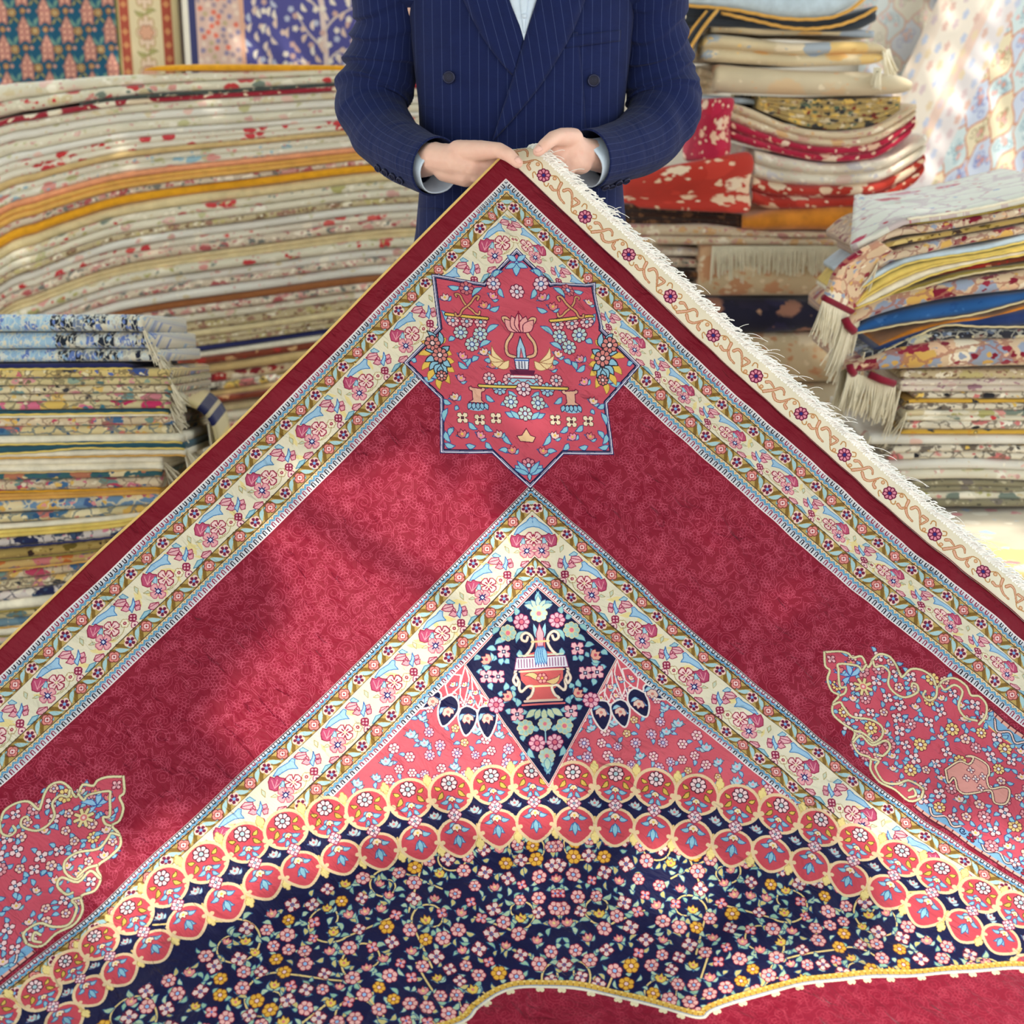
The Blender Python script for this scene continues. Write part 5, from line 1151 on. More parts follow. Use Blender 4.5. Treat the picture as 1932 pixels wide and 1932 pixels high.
def tassels(P0, P1, drop, n, parent, seed=0, rad=.0014, lean=(0, 0, 0), name='fringe'):
    """a hanging fringe from the edge P0-P1"""
    r = np.random.default_rng(seed); mb = MB(); P0 = np.asarray(P0, float); P1 = np.asarray(P1, float)
    for i in range(n):
        a = P0 + (P1 - P0) * ((i + r.uniform(-.4, .4)) / n); L = drop * r.uniform(.8, 1.1); j = r.normal(0, .006, 3); k = np.linspace(0, 1, 6)[:, None]
        mb.tube(a + (np.asarray(lean) + j) * k ** 1.4 + np.array([0, 0, -L]) * (k ** 1.2) + np.array([0, -.004, 0]) * np.sin(k * PI), rad, 4, rad * .8, False)
    f = mb.build(name, COTTON(), parent); f['kind'] = 'stuff'; return f
_cot = []
def COTTON():
    if not _cot:
        _cot.append(plain('rug_fringe_cotton', (234, 224, 196), .85, .3, .08))
    return _cot[0]

DESC = {}
def tall_left():
    """the tall stack at the left, sagging towards its end"""
    gx = [-60, 0, 30, 62, 100, 207, 300, 373, 480, 650, 745, 860]; gy = [150, 115, 98, 90, 75, 40, 23, 13, 0, -22, -30, -36]
    kf = lambda y: float(np.interp(y, [118, 134, 142, 158, 187, 215, 230, 271, 303, 342, 400, 800], [.1, .22, .33, .45, .5, .52, .59, .77, .82, .98, 1.05, 1.1]))
    L = [(121, 134, 'mustard', 1, 'mustard yellow rug with a thin red stripe'), (134, 149, 'cream', 1, 'cream rug with olive flecks'), (149, 166, 'cream_red', 1, 'cream rug with bright red flecks'), (166, 172, 'charcoal', 1, 'thin charcoal rug'), (172, 182, 'crimsoncream', 1, 'crimson and cream rug'),
         (182, 197, 'cream', 1, 'cream rug with olive flecks'), (197, 213, 'white', 1, 'off-white rug with faint pink flecks'), (213, 230, 'cream', 1, 'cream rug with pink flecks'), (230, 241, 'white', 1, 'thin off-white rug'), (241, 262, 'scallop', 2, 'white rug with red scallops along its fold'), (262, 272, 'tan', 1, 'thin tan-backed rug'),
         (272, 298, 'blueishcream', 2, 'cream rug with pale blue patches'), (298, 308, 'peach', 1, 'peach pink backed rug'), (308, 325, 'amber', 2, 'amber backed rug in two thin folds'), (325, 336, 'pinkfleck', 1, 'mauve and brown flecked rug'), (336, 352, 'mustard', 1, 'bright mustard backed rug'), (352, 372, 'beige', 1, 'plain beige backed rug'),
         (372, 388, 'cream_red', 1, 'cream rug with red flecks'), (388, 404, 'cream', 1, 'cream rug with olive specks'), (404, 416, 'brownfleck', 1, 'beige rug with brown flecks'), (416, 432, 'white', 1, 'off-white rug'), (432, 446, 'scallop', 1, 'cream rug with a row of red dots'), (446, 463, 'pinkfleck', 1, 'cream and dusty pink rug'), (463, 482, 'beige', 2, 'beige backed rug in two folds'),
         (482, 500, 'cream_red', 1, 'cream rug with red flecks'), (500, 516, 'white', 1, 'plain off-white rug'), (516, 530, 'pinkfleck', 1, 'flecked cream and pink rug'), (530, 549, 'white', 1, 'thick white rug'), (549, 563, 'brown', 1, 'tan brown backed rug'), (563, 577, 'pinkfleck', 1, 'pink and brown flecked rug'), (577, 592, 'cream', 1, 'cream rug'), (592, 610, 'brownfleck', 1, 'tan flecked rug'),
         (610, 622, 'beige', 1, 'beige backed rug'), (622, 640, 'brownfleck', 2, 'grey-brown flecked rug in two folds'), (640, 650, 'navy', 1, 'navy blue backed rug'), (650, 662, 'whitep', 1, 'plain cream backed rug'), (662, 676, 'redbrown', 1, 'dark red and brown rug'), (676, 694, 'tan', 1, 'tan backed rug'), (694, 712, 'redfleck', 1, 'brick red and cream rug'), (712, 728, 'blackcream', 1, 'cream rug with dark flecks'),
         (728, 740, 'tan', 1, 'orange tan backed rug'), (740, 752, 'redbrown', 1, 'red-brown rug'), (752, 770, 'beige', 1, 'cream beige backed rug'), (770, 790, 'cream', 1, 'cream flecked rug'), (790, 808, 'pinkfleck', 1, 'pinkish flecked rug'), (808, 826, 'tan', 1, 'tan backed rug'), (826, 850, 'cream', 1, 'cream flecked rug'), (850, 880, 'beige', 1, 'beige backed rug'), (880, 915, 'cream', 2, 'cream rug'), (915, 960, 'brownfleck', 2, 'tan flecked rug')]
    for i, (a, b, k, lb, d) in enumerate(L):
        xs = gx if i else [272, 300, 373, 480, 650, 745, 860]; gg = np.interp(xs, gx, gy)
        top = a + gg * kf(a); bot = b + gg * kf(b)
        if i == 0:
            top = np.array([131, 124, 121, 121, 123, 124, 124.]); bot = np.array([133, 134, 134, 134, 135, 136, 136.])
        if k == 'charcoal':
            xs = [150, 207, 300, 373, 480, 600, 700]; gg = np.interp(xs, gx, gy); top = a + gg * kf(a); bot = b + gg * kf(b)
        o = sheet_rug('folded_rug', xs, top, bot, 4.2 + rnd.uniform(-.012, .012), .5, lb, k, nx=46)
        w = 'topmost' if i == 0 else nth(i + 1) + ' from top'
        tag(o, f'{d}, {w} of the tall left stack', 'rug', 'folded rugs in the tall left stack')

def low_left():
    """the nearer stack at the left with pale blue rugs on top"""
    Y = 3.1
    L = [(597, 630, 268, 'sky', 1, 0, 'pale blue rug with a dark patterned end'), (630, 662, 288, 'sky', 1, 0, 'pale blue rug with a dark patterned end'), (662, 686, 298, 'sky', 1, 0, 'thinner pale blue rug with dark patterned end'), (686, 697, 250, 'navy', 1, 'yellowp', 'thin navy backed rug edged in yellow'),
         (697, 714, 318, 'yellowflor', 1, 0, 'yellow floral rug with blue sprays'), (714, 728, 322, 'greyflor', 1, 0, 'yellow and grey floral rug'), (728, 744, 322, 'creamflor', 1, 0, 'cream floral rug'), (744, 758, 320, 'creamflor', 1, 0, 'cream floral rug with black outlines'), (758, 774, 320, 'tealpink', 1, 0, 'cream, teal and pink medallion rug'), (774, 782, 318, 'teal', 1, 'yellowp', 'thin dark teal backed rug edged in yellow'), (782, 788, 322, 'whitep', 1, 0, 'thin cream backed rug'),
         (788, 805, 326, 'pinkflor', 1, 0, 'pink and blue floral rug'), (805, 822, 322, 'creamblue', 1, 0, 'cream rug with a blue end'), (822, 838, 344, 'whitep', 1, 'yellowp', 'white backed rug'), (838, 850, 348, 'teal', 1, 'yellowp', 'teal rug with rippled yellow edges'), (850, 863, 350, 'whitep', 1, 'amber', 'white backed rug with an amber edge'), (864, 891, 306, 'whitep', 2, 'tan', 'thick cream backed rug with a tan edge'), (891, 904, 304, 'tealflor', 1, 0, 'dark teal floral rug'), (904, 926, 304, 'pinkflor', 1, 'mustard', 'blue-pink floral rug with a mustard edge'), (926, 940, 304, 'amber', 2, 0, 'thin amber backed rug'),
         (940, 963, 300, 'blueflor', 1, 0, 'blue and pink floral rug'), (963, 979, 290, 'creamblue', 1, 0, 'cream rug with deep blue flowers'), (979, 990, 280, 'whitep', 1, 0, 'white backed rug'), (990, 1004, 270, 'yellowp', 2, 0, 'lemon yellow backed rug'), (1004, 1022, 265, 'navypink', 1, 'navy', 'pink and white rug with a navy edge'), (1025, 1044, 262, 'oliveflor', 1, 'olive', 'olive gold rug'), (1045, 1062, 260, 'orangeflor', 1, 'amber', 'orange floral rug'), (1062, 1080, 258, 'pinkflor', 1, 0, 'cream and blush floral rug'), (1080, 1100, 256, 'creamflor', 1, 0, 'cream floral rug'),
         (1100, 1118, 255, 'navypink', 1, 0, 'white rug with pink sprays'), (1118, 1138, 255, 'whitep', 1, 'olive', 'plain white backed rug'), (1138, 1155, 254, 'greyflor', 1, 0, 'cream and grey rug'), (1155, 1172, 253, 'greyblue', 1, 'amber', 'grey-blue rug with a gold edge'), (1172, 1190, 252, 'whitep', 1, 'olive', 'cream backed rug with an olive edge'), (1190, 1208, 252, 'cream', 1, 0, 'cream rug')]
    for i, (a, b, xr, k, lb, edge, d) in enumerate(L):
        sl = float(np.interp(a, [600, 900, 1000, 1100, 1200], [0, .4, 1.6, 2.4, 1.2]))
        xs = [-70, 0, 80, 150, 220, xr - 18, xr]; e = np.array([12, 8, 4, 0, -5, -9, -8.]) * sl; tip = np.array([0, 0, 0, 0, 0, .5, 2.5 if a < 860 else 1.])
        top = a + e + tip * (1.6 if i < 9 else .8); bot = b + e + tip * .4
        if k == 'teal' and i == 14:
            top = top + np.array([2, 3, 1, -4, -2, 0, 0]); bot = bot + np.array([4, 5, 2, -3, -1, 0, 0])
        yy = Y + rnd.uniform(-.008, .008); o = sheet_rug('folded_rug', xs, top, bot, yy, .42, lb, k, nx=44, wob=.003, uoff=0.0 if k == 'sky' else None, tilt=.165, nose=1.5 if i < 3 else 1.0)
        if k == 'sky':
            uvl = o.data.uv_layers['weave'].data; 
            arr = np.empty(len(uvl) * 2, np.float32); uvl.foreach_get('uv', arr); arr = arr.reshape(-1, 2); arr[:, 0] *= .985 / arr[:, 0].max(); uvl.foreach_set('uv', arr.ravel())
        if edge:
            binding(xs, bot - 1.2, yy - .004, .0024, edge, o)
        w = 'topmost' if i == 0 else nth(i + 1) + ' from top'
        tag(o, f'{d}, {w} of the nearer left stack', 'rug', 'folded rugs in the nearer left stack')
        if i < 17 and i not in (3, 10):
            A, B = at(xr - 2, top[-1] + 2, yy + .015), at(xr + 4, top[-1] - 4 + (4 if i > 3 else 0), yy + .24)
            n = {0: 110, 1: 90}.get(i, 60); dr = {0: .09, 1: .07, 4: .08, 13: .07, 15: .10}.get(i, .045)
            tassels(A, B, dr, n, o, 40 + i, .0018, (.028, -.01, 0))
    # one more rug end hangs over behind the stack
    V = []; U = []; P = [(300, 735), (345, 752), (376, 766), (397, 790), (407, 830), (411, 885), (414, 960)]; C = curve(P, 6); ln = 0
    for i, (px, py) in enumerate(C):
        for j in range(5):
            p = at(px + j * 5.5, py - j * 7 + 10, 3.22 + j * .06); V.append(p); U.append((i / (len(C) - 1), j / 4))
    N = Nodes('rug_end_striped', .85, .25); uv = N.uv(); N.col(N.ramp(N.sep(uv), [(0, srgb((226, 206, 150))), (.30, srgb((30, 34, 80))), (.40, srgb((206, 190, 150))), (.44, srgb((34, 38, 90))), (.52, srgb((226, 210, 160))), (.62, srgb((236, 214, 140)))], 'CONSTANT'))
    o = obj('hanging_rug_end', V, grid_faces(len(C), 5), N.m, None, U); so = o.modifiers.new('t', 'SOLIDIFY'); so.thickness = .008
    tag(o, 'cream rug end with navy stripes drooping behind the nearer left stack', 'rug')
    tassels(at(392, 800, 3.21), at(424, 790, 3.45), .20, 70, o, 77, .0018, (.012, 0, 0))

def right_back():
    """the loose stack of thick folded rugs behind the man's arm"""
    Y = 4.0; G = 'folded rugs in the stack behind the right arm'
    def add(nm, xs, t, b, k, lb, lab, y=Y, dep=.5, **kw):
        o = sheet_rug('folded_rug', xs, t, b, y, dep, lb, k, nx=48, wob=.006, **kw); return tag(o, lab, 'rug', G)
    # slumped dark rugs on top
    o = add('', [1215, 1287, 1380, 1479, 1560, 1605, 1632], [-34, -30, -28, -25, -30, -40, -50], [6, 9, 17, 33, 32, 16, -6], 'palebluep', 1, 'white and pale blue backed rug sagging over the top of the right rear stack', 3.97)
    binding([1215, 1287, 1380, 1479, 1560, 1605, 1632], [7, 10, 18, 35, 34, 18, -4], 3.965, .005, 'amber', o)
    o = add('', [1230, 1300, 1380, 1470, 1560, 1620, 1655], [8, 11, 19, 36, 35, 20, 10], [62, 50, 52, 56, 60, 56, 40], 'greenblack', 2, 'dark slate rug edged in gold under the sagging white backed one', 4.0)
    binding([1360, 1420, 1500, 1570, 1620, 1655], [24, 38, 54, 50, 34, 14], 3.975, .005, 'amber', o)
    A = curve([(1362, 18), (1335, 52), (1312, 88), (1296, 116), (1290, 140)], 6); V = []; U = []
    for i, (px, py) in enumerate(A):
        for j in range(4):
            V.append(at(px - 10 - j * 14, py - 2 + j * 3, 3.95 + j * .05)); U.append((i / len(A), j / 3))
    o2 = obj('hanging_flap', V, grid_faces(len(A), 4), M('greenblack'), o, U); so = o2.modifiers.new('t', 'SOLIDIFY'); so.thickness = .012
    mb = MB(); mb.tube([at(px - 8, py, 3.945) for px, py in A], .005, 6); mb.tube([at(px - 28, py + 2, 3.96) for px, py in A], .004, 6); mb.build('edge_binding', M('amber'), o)
    tassels(at(1268, -14, 3.9), at(1290, -8, 3.9), .055, 24, o, 5, .003)
    add('', [1342, 1380, 1450, 1550, 1620, 1650], [42, 42, 50, 54, 55, 58], [62, 62, 66, 66, 70, 72], 'roll', 1, 'cream and yellow rug folded flat beneath the dark slate rug', 4.02)
    o = add('', [1326, 1345, 1400, 1500, 1600, 1655, 1672], [72, 64, 68, 80, 76, 80, 92], [112, 116, 120, 126, 124, 120, 110], ['roll', 'roll'], 2, 'cream rug rolled in a thick fold with blue and yellow motifs', 3.98, mats=[0, 0], nose=1.6)
    tassels(at(1666, 96, 3.98), at(1678, 92, 4.2), .07, 30, o, 9, .003, (.02, 0, 0))
    add('', [1300, 1330, 1362, 1372], [128, 128, 146, 160], [176, 178, 176, 172], 'roll2', 3, 'grey cream rug whose folded end shows left of the thick cream roll', 4.06)
    o = add('', [1352, 1365, 1420, 1520, 1620, 1700, 1722], [122, 120, 126, 132, 134, 142, 152], [172, 176, 178, 181, 182, 178, 172], 'roll2', 1, 'plain cream rug in a thick roll above the rose damask rugs', 3.97, nose=1.7)
    tassels(at(1650, 128, 3.95), at(1664, 128, 3.95), .05, 14, o, 10, .003)
    add('', [1430, 1480, 1540, 1600, 1660, 1700], [181, 184, 186, 186, 184, 182], [206, 226, 243, 245, 236, 208], 'multi', 5, 'many-coloured thin rug squeezed between the cream roll and the rose damask', 4.03)
    add('', [1290, 1330, 1400, 1440], [178, 180, 184, 190], [198, 196, 196, 200], 'palebluep', 1, 'pale blue backed rug peeping out left of the cream roll', 4.08)
    # two damask rugs folded many times, sagging in the middle
    def damask(xs, t, b, inner, outer, nm, lab, left):
        o = sheet_rug('damask_rug', xs, t, b, Y - .02, .5, 4, [inner, outer], nx=56, wob=.005, mats=[0, 0, 1, 1], nose=1.5); tag(o, lab, 'rug', G)
        V = []; U = []; n = len(left[0])
        for j in range(13):
            a = j / 12
            for i in range(n):
                px = left[0][i][0] * (1 - a) + left[1][i][0] * a; py = left[0][i][1] * (1 - a) + left[1][i][1] * a
                V.append(at(px, py, Y - .02 - .05 * math.sin(PI * a) ** .7 - .012 * math.sin(i * 1.4) + (.09 * (1 - a) ** 2))); U.append((a * .24, i * .028))
        f = obj('folded_face', V, grid_faces(13, n), M(outer), o, U); so = f.modifiers.new('t', 'SOLIDIFY'); so.thickness = .02; so.offset = 0
        su = f.modifiers.new('s', 'SUBSURF'); su.levels = 1; su.render_levels = 1
        return o
    damask([1372, 1420, 1480, 1540, 1600, 1660, 1715, 1730], [190, 206, 232, 246, 248, 236, 204, 196], [258, 276, 292, 304, 306, 298, 262, 240], 'fold_cream', 'damask', '', 'rose pink damask rug folded many times and sagging in the middle',
           ([(1310, 186), (1305, 210), (1298, 236), (1292, 262), (1290, 288), (1292, 306)], [(1384, 182), (1382, 206), (1372, 228), (1374, 254), (1378, 276), (1372, 300)]))
    damask([1424, 1460, 1510, 1560, 1610, 1670, 1730, 1750], [281, 291, 302, 308, 307, 297, 264, 254], [384, 396, 396, 394, 392, 384, 352, 328], 'fold_white', 'damaskred', '', 'orange red damask rug folded many times, under the rose pink one',
           ([(1170, 330), (1170, 345), (1170, 360), (1170, 372), (1172, 382), (1175, 390)], [(1414, 282), (1428, 306), (1416, 332), (1412, 362), (1420, 388), (1412, 404)]))
    add('', [1165, 1250, 1330, 1400, 1440], [384, 387, 394, 404, 408], [426, 427, 428, 430, 432], 'darkbrown', 3, 'dark brown rug below the orange red damask', 4.02)
    add('', [1404, 1430, 1500, 1600, 1680, 1720], [408, 404, 392, 388, 380, 376], [434, 438, 438, 438, 436, 432], 'orange', 1, 'plain orange rug rolled under the orange red damask', 3.97, nose=1.8)
    add('', [1160, 1250, 1340, 1450, 1560, 1640], [424, 424, 425, 436, 438, 436], [446, 446, 446, 448, 450, 450], 'fold_cream', 1, 'cream and pink rug below the plain orange one', 3.99)
    add('', [1160, 1250, 1340, 1450, 1560, 1640], [446, 446, 446, 448, 450, 450], [462, 462, 463, 464, 466, 466], 'fold_cream', 1, 'second cream and pink rug below the plain orange one', 3.99)
    for j in range(4):
        add('', [1240, 1280, 1320, 1345], [464 + j * 22, 466 + j * 22, 470 + j * 22, 478 + j * 22], [484 + j * 22] * 3 + [484 + j * 22], ('fold_white', 'pinkfleck', 'darkbrown', 'fold_white')[j], 1, ('off-white', 'pinkish flecked', 'dark brown', 'lowest off-white')[j] + ' folded layer seen left of the fringed cream rug', 4.05)
    o = add('', [1324, 1345, 1420, 1500, 1580, 1640], [466, 462, 464, 468, 470, 470], [556, 562, 562, 562, 560, 558], 'beigeflor', 1, 'cream rug with its white fringe laid over the front', 3.98, nose=1.4)
    r = np.random.default_rng(8); mb = MB()
    for i in range(170):
        px = 1345 + i * 1.5; x0 = r.normal(0, 3); L = r.uniform(34, 58) * (1.25 if i < 40 else 1)
        mb.tube([at(px + x0 * k, 464 + L * k, 3.976 - .012 * math.sin(PI * min(1, k + .3))) for k in (0, .25, .5, .75, 1)], .0026, 4, .0018, False)
    f = mb.build('fringe', COTTON(), o); f['kind'] = 'stuff'
    add('', [1330, 1365, 1450, 1540, 1600], [566, 564, 566, 570, 572], [630, 632, 632, 628, 626], 'navyflor', 1, 'dark navy rug with tan flowers in the right rear stack', 4.0, nose=1.3)
    add('', [1330, 1395, 1470, 1560, 1640], [632, 632, 632, 632, 632], [724, 726, 726, 726, 724], 'beigeflor', 1, 'thick beige floral rug under the dark navy one', 3.99, nose=1.5)
    add('', [1330, 1450, 1560, 1660, 1690], [728, 728, 728, 728, 728], [818, 818, 818, 818, 816], 'roll2', 1, 'plain pale beige rug low in the right rear stack', 4.0, nose=1.4)
    add('', [1330, 1450, 1560, 1660, 1690], [820, 820, 820, 820, 820], [905, 905, 905, 905, 905], 'fold_cream', 1, 'cream rug just above the lowest of the right rear stack', 4.0)
    add('', [1330, 1450, 1560, 1660, 1690], [907, 907, 907, 907, 907], [985, 985, 985, 985, 985], 'roll2', 1, 'lowest beige rug of the right rear stack', 4.0)

def right_front():
    """the nearer stack at the right, its ends drooping to the left"""
    Y = 3.2; G = 'folded rugs in the nearer right stack'
    def add(xs, t, b, k, lb, lab, y=Y, edge=None, ecol='tan', dep=.42, **kw):
        o = sheet_rug('folded_rug', xs, t, b, y, dep, lb, k, nx=46, wob=.003, **kw); tag(o, lab, 'rug', G)
        if edge:
            binding(xs, (np.asarray(b) - 1.5) if edge == 'b' else np.asarray(t) + 1.5, y - .003, .0026, ecol, o)
        return o
    # the top rug droops over the near left corner, its upper face showing
    V = []; U = []; nx, ny = 30, 14
    E = curve([(1604, 466), (1640, 446), (1680, 424), (1712, 411), (1780, 402), (1860, 388), (1932, 371), (2010, 352)], 4); xs = np.linspace(1604, 2010, nx); ey = np.interp(xs, E[:, 0], E[:, 1])
    for i in range(nx):
        for j in range(ny):
            a = j / (ny - 1); p = at(xs[i], ey[i], Y - .012); dr = max(0, (1712 - xs[i]) / 108)
            V.append((p[0] + a * .02 + a * dr * .10, Y - .012 + a * .50, p[2] + (.012 + .02 * dr) * math.sin(a * 2.2) + a * dr * .05)); U.append((xs[i] / 830 + a * .05, a * .5))
    o = obj('draped_rug', V, grid_faces(nx, ny), M('palemed'), None, U); so = o.modifiers.new('t', 'SOLIDIFY'); so.thickness = .014; so.offset = 1 if o.data.polygons[0].normal.z < 0 else -1
    tag(o, 'pale grey-green rug with crimson blossoms draped over the nearer right stack', 'rug', G)
    binding([1712, 1780, 1860, 1932, 2010], [413, 404, 390, 373, 354], Y - .014, .0035, 'whitep', o)
    add([1706, 1770, 1850, 1932, 2010], [418, 408, 396, 378, 360], [424, 418, 405, 389, 371], 'beige', 1, 'thin beige backed rug under the pale draped one', edge='b', ecol='olive')
    o = add([1634, 1662, 1700, 1770, 1850, 1932, 2010], [470, 446, 430, 420, 406, 390, 372], [482, 460, 446, 438, 424, 408, 390], 'burgsmall', 1, 'burgundy and cream floral rug, second rug below the pale draped one')
    # its end hangs down at the left corner with a burgundy stripe and a fringe
    C = curve([(1656, 452), (1622, 470), (1590, 492), (1570, 516), (1560, 540), (1552, 560)], 6); V = []; U = []
    for i, (px, py) in enumerate(C):
        k = i / (len(C) - 1)
        for j in range(6):
            V.append(at(px + j * (8 + 6 * k), py + j * (5.5 + 1.6 * k), Y - .02 + j * .014 - .03 * math.sin(k * 2))); U.append((k * .22, j * .03))
    f = obj('drooping_end', V, grid_faces(len(C), 6), M('burg'), o, U); so = f.modifiers.new('t', 'SOLIDIFY'); so.thickness = .010
    bp = [V[(len(C) - 1) * 6 + j] for j in range(6)]; mb = MB(); mb.tube(np.array(bp) + [0, -.008, 0], .0075, 8); mb.build('end_stripe', plain('burgundy_stripe', (128, 20, 44)), o)
    tassels(np.array(bp[0]) + [0, -.006, -.004], np.array(bp[5]) + [0, -.006, -.004], .088, 90, o, 21, .0016, (-.014, 0, 0))
    add([1640, 1700, 1770, 1850, 1932, 2010], [470, 452, 440, 426, 410, 394], [478, 462, 450, 436, 420, 404], 'oliveflor', 1, 'thin brown and tan rug, third below the pale draped one')
    o = add([1658, 1680, 1740, 1800, 1860, 1932, 2010], [492, 478, 460, 448, 438, 425, 410], [506, 496, 482, 468, 456, 443, 428], 'burgsmall', 1, 'cream and pink floral rug with a crimson end stripe, in the nearer right stack')
    tassels(at(1656, 496, Y), at(1640, 500, Y + .15), .08, 50, o, 22, .0016, (-.03, 0, 0))
    add([1628, 1660, 1710, 1770, 1850, 1932, 2010], [536, 512, 488, 476, 464, 444, 428], [544, 524, 500, 488, 476, 458, 442], 'palebluep', 1, 'plain pale blue backed rug with yellow edges', edge='b', ecol='yellowp')
    add([1614, 1650, 1700, 1760, 1850, 1932, 2010], [572, 536, 508, 492, 479, 463, 447], [576, 552, 526, 504, 487, 472, 456], 'yellowp', 1, 'yellow backed rug, directly under the pale blue backed one', edge='b', ecol='yellowp')
    add([1612, 1650, 1700, 1760, 1850, 1932, 2010], [578, 554, 528, 506, 489, 474, 458], [584, 570, 546, 520, 497, 482, 466], 'whitep', 1, 'cream backed rug, second under the pale blue backed one', edge='b', ecol='yellowp')
    add([1720, 1780, 1850, 1932, 2010], [512, 508, 498, 484, 470], [534, 520, 508, 494, 480], 'redbrown', 1, 'dark red floral rug recessed under the yellow backed one', 3.22)
    add([1660, 1720, 1800, 1860, 1932, 2010], [560, 542, 518, 508, 499, 486], [566, 550, 526, 514, 505, 492], 'olive', 1, 'thin olive edged rug rising to the right above the burgundy one', 3.2, edge='b', ecol='beige')
    o = add([1596, 1620, 1670, 1730, 1800, 1870, 1932, 2010], [604, 584, 562, 548, 534, 522, 512, 500], [626, 612, 594, 578, 564, 556, 550, 540], 'burg', 1, 'cream rug with burgundy blossoms above the plain blue one', 3.18)
    mb = MB(); mb.tube([at(1594, 600, 3.18), at(1600, 614, 3.175), at(1612, 626, 3.18)], .010, 8); mb.build('end_stripe', plain('crimson_stripe', (136, 22, 46)), o)
    tassels(at(1592, 606, 3.18), at(1606, 628, 3.2), .11, 70, o, 23, .0017, (-.03, 0, 0))
    add([1612, 1640, 1700, 1760, 1840, 1932, 2010], [626, 606, 588, 576, 564, 552, 540], [630, 626, 614, 606, 594, 570, 552], 'bluep', 1, 'plain bright blue rug with a cream edge', 3.2, edge='b', ecol='beige')
    add([1660, 1720, 1800, 1870, 1932, 2010], [650, 622, 604, 596, 578, 560], [660, 636, 614, 600, 584, 566], 'orange', 1, 'thin orange backed rug under the bright blue one', 3.21)
    add([1650, 1720, 1780, 1850, 1932, 2010], [658, 632, 614, 602, 586, 570], [672, 640, 616, 618, 618, 612], 'navyp', 1, 'deep navy rug with a cream edge, under the orange backed one', 3.2, edge='b', ecol='beige')
    o = add([1630, 1680, 1740, 1800, 1870, 1932, 2010], [668, 652, 632, 624, 622, 622, 618], [680, 668, 652, 642, 641, 641, 640], 'blackflor', 1, 'black and cream floral rug between the navy and the burgundy rugs', 3.19)
    tassels(at(1632, 664, 3.19), at(1612, 670, 3.3), .12, 60, o, 24, .0017, (-.03, 0, 0))
    o = add([1604, 1640, 1690, 1750, 1820, 1880, 1932, 2010], [688, 676, 658, 648, 643, 642, 642, 641], [704, 704, 702, 700, 698, 696, 695, 694], 'burg', 1, 'thick burgundy and cream medallion rug, lowest of the drooping ones', 3.17, nose=1.3)
    mb = MB(); mb.tube([at(1603, 688, 3.17), at(1605, 698, 3.165), at(1612, 706, 3.17)], .009, 8); mb.tube([at(1640, 706, 3.165), at(1662, 716, 3.165), at(1688, 724, 3.17)], .009, 8); mb.build('end_stripe', plain('crimson_stripe_low', (132, 20, 44)), o)
    tassels(at(1600, 702, 3.17), at(1690, 724, 3.19), .088, 150, o, 25, .0017, (-.012, 0, 0)); tassels(at(1585, 700, 3.2), at(1604, 690, 3.3), .14, 50, o, 26, .0017, (-.02, 0, 0))
    L = [(699, 717, 1700, 'brownfleck', 1, 'tan and brown flecked rug'), (717, 740, 1700, 'mauve', 2, 'cream and mauve rug'), (740, 753, 1727, 'blackcream', 1, 'black and cream rug'), (753, 761, 1712, 'gold', 1, 'thin mustard gold rug'), (761, 775, 1712, 'blackcream', 1, 'cream rug with black and pink motifs'), (775, 795, 1708, 'cream_red', 2, 'cream rug with red flecks'), (795, 812, 1708, 'blackcream', 1, 'cream rug with black medallions'), (812, 820, 1700, 'gold', 1, 'thin yellow gold rug'), (820, 841, 1640, 'white', 1, 'off-white rug reaching far left'), (841, 866, 1676, 'blackcream', 2, 'cream rug with dark flecks'), (866, 887, 1660, 'white', 1, 'white rug'), (887, 906, 1670, 'cream', 1, 'cream rug with pale flecks'), (907, 928, 1714, 'greygreen', 2, 'grey-green rug'), (929, 944, 1720, 'cream_red', 1, 'cream and red rug'), (944, 958, 1722, 'greygreen', 1, 'dark grey-green rug')]
    for i, (a, b, xl, k, lb, d) in enumerate(L):
        s = 3 if 840 < a < 910 else 0
        o = add([xl, xl + 14, 1780, 1850, 1932, 2010], [a + 3 + s, a + s, a, a, a + s, a + s * 2], [b - 1 + s, b + s, b, b, b + s, b + s * 2], k, lb, f'{d}, {nth(i + 1)} down among neatly folded rugs at the right', 3.2 + rnd.uniform(-.006, .006))
        if i in (1, 5, 8):
            tassels(at(xl + 2, a + 3, 3.2), at(xl - 16, a + 1, 3.4), .07 if i != 1 else .14, 50, o, 60 + i, .0017, (-.03, 0, 0))
    # the broad pale rug that everything stands on
    V = []; U = []; nx, ny = 34, 26
    for i in range(nx):
        for j in range(ny):
            x = .55 + i / (nx - 1) * 1.5; y = 2.62 + j / (ny - 1) * 1.05 - .12 * (x - .6); e = min(1, j / 4); h = (.305 * (1 - (1 - e) ** 2.4) if j < 4 else .305) + .006 * math.sin(7 * x + 3 * y)
            V.append((x, y - (.05 * math.sin(PI * e) if j < 4 else 0), h)); U.append((x, y + (.3 * (e - 1) if j < 4 else 0)))
    o = obj('broad_pale_rug', V, grid_faces(nx, ny), M('palepile'), None, U); so = o.modifiers.new('t', 'SOLIDIFY'); so.thickness = .02; so.offset = 1 if o.data.polygons[400].normal.z < 0 else -1
    tag(o, 'broad pale rug with blue and yellow patches spread under the nearer right stack', 'rug')
    mb = MB(); mb.box((.62, 2.86, 0), (1.95, 3.62, .282)); b = mb.build('rug_bale', M('roll2')); tag(b, 'low flat bale of rugs under the broad pale rug at the right', 'rug')
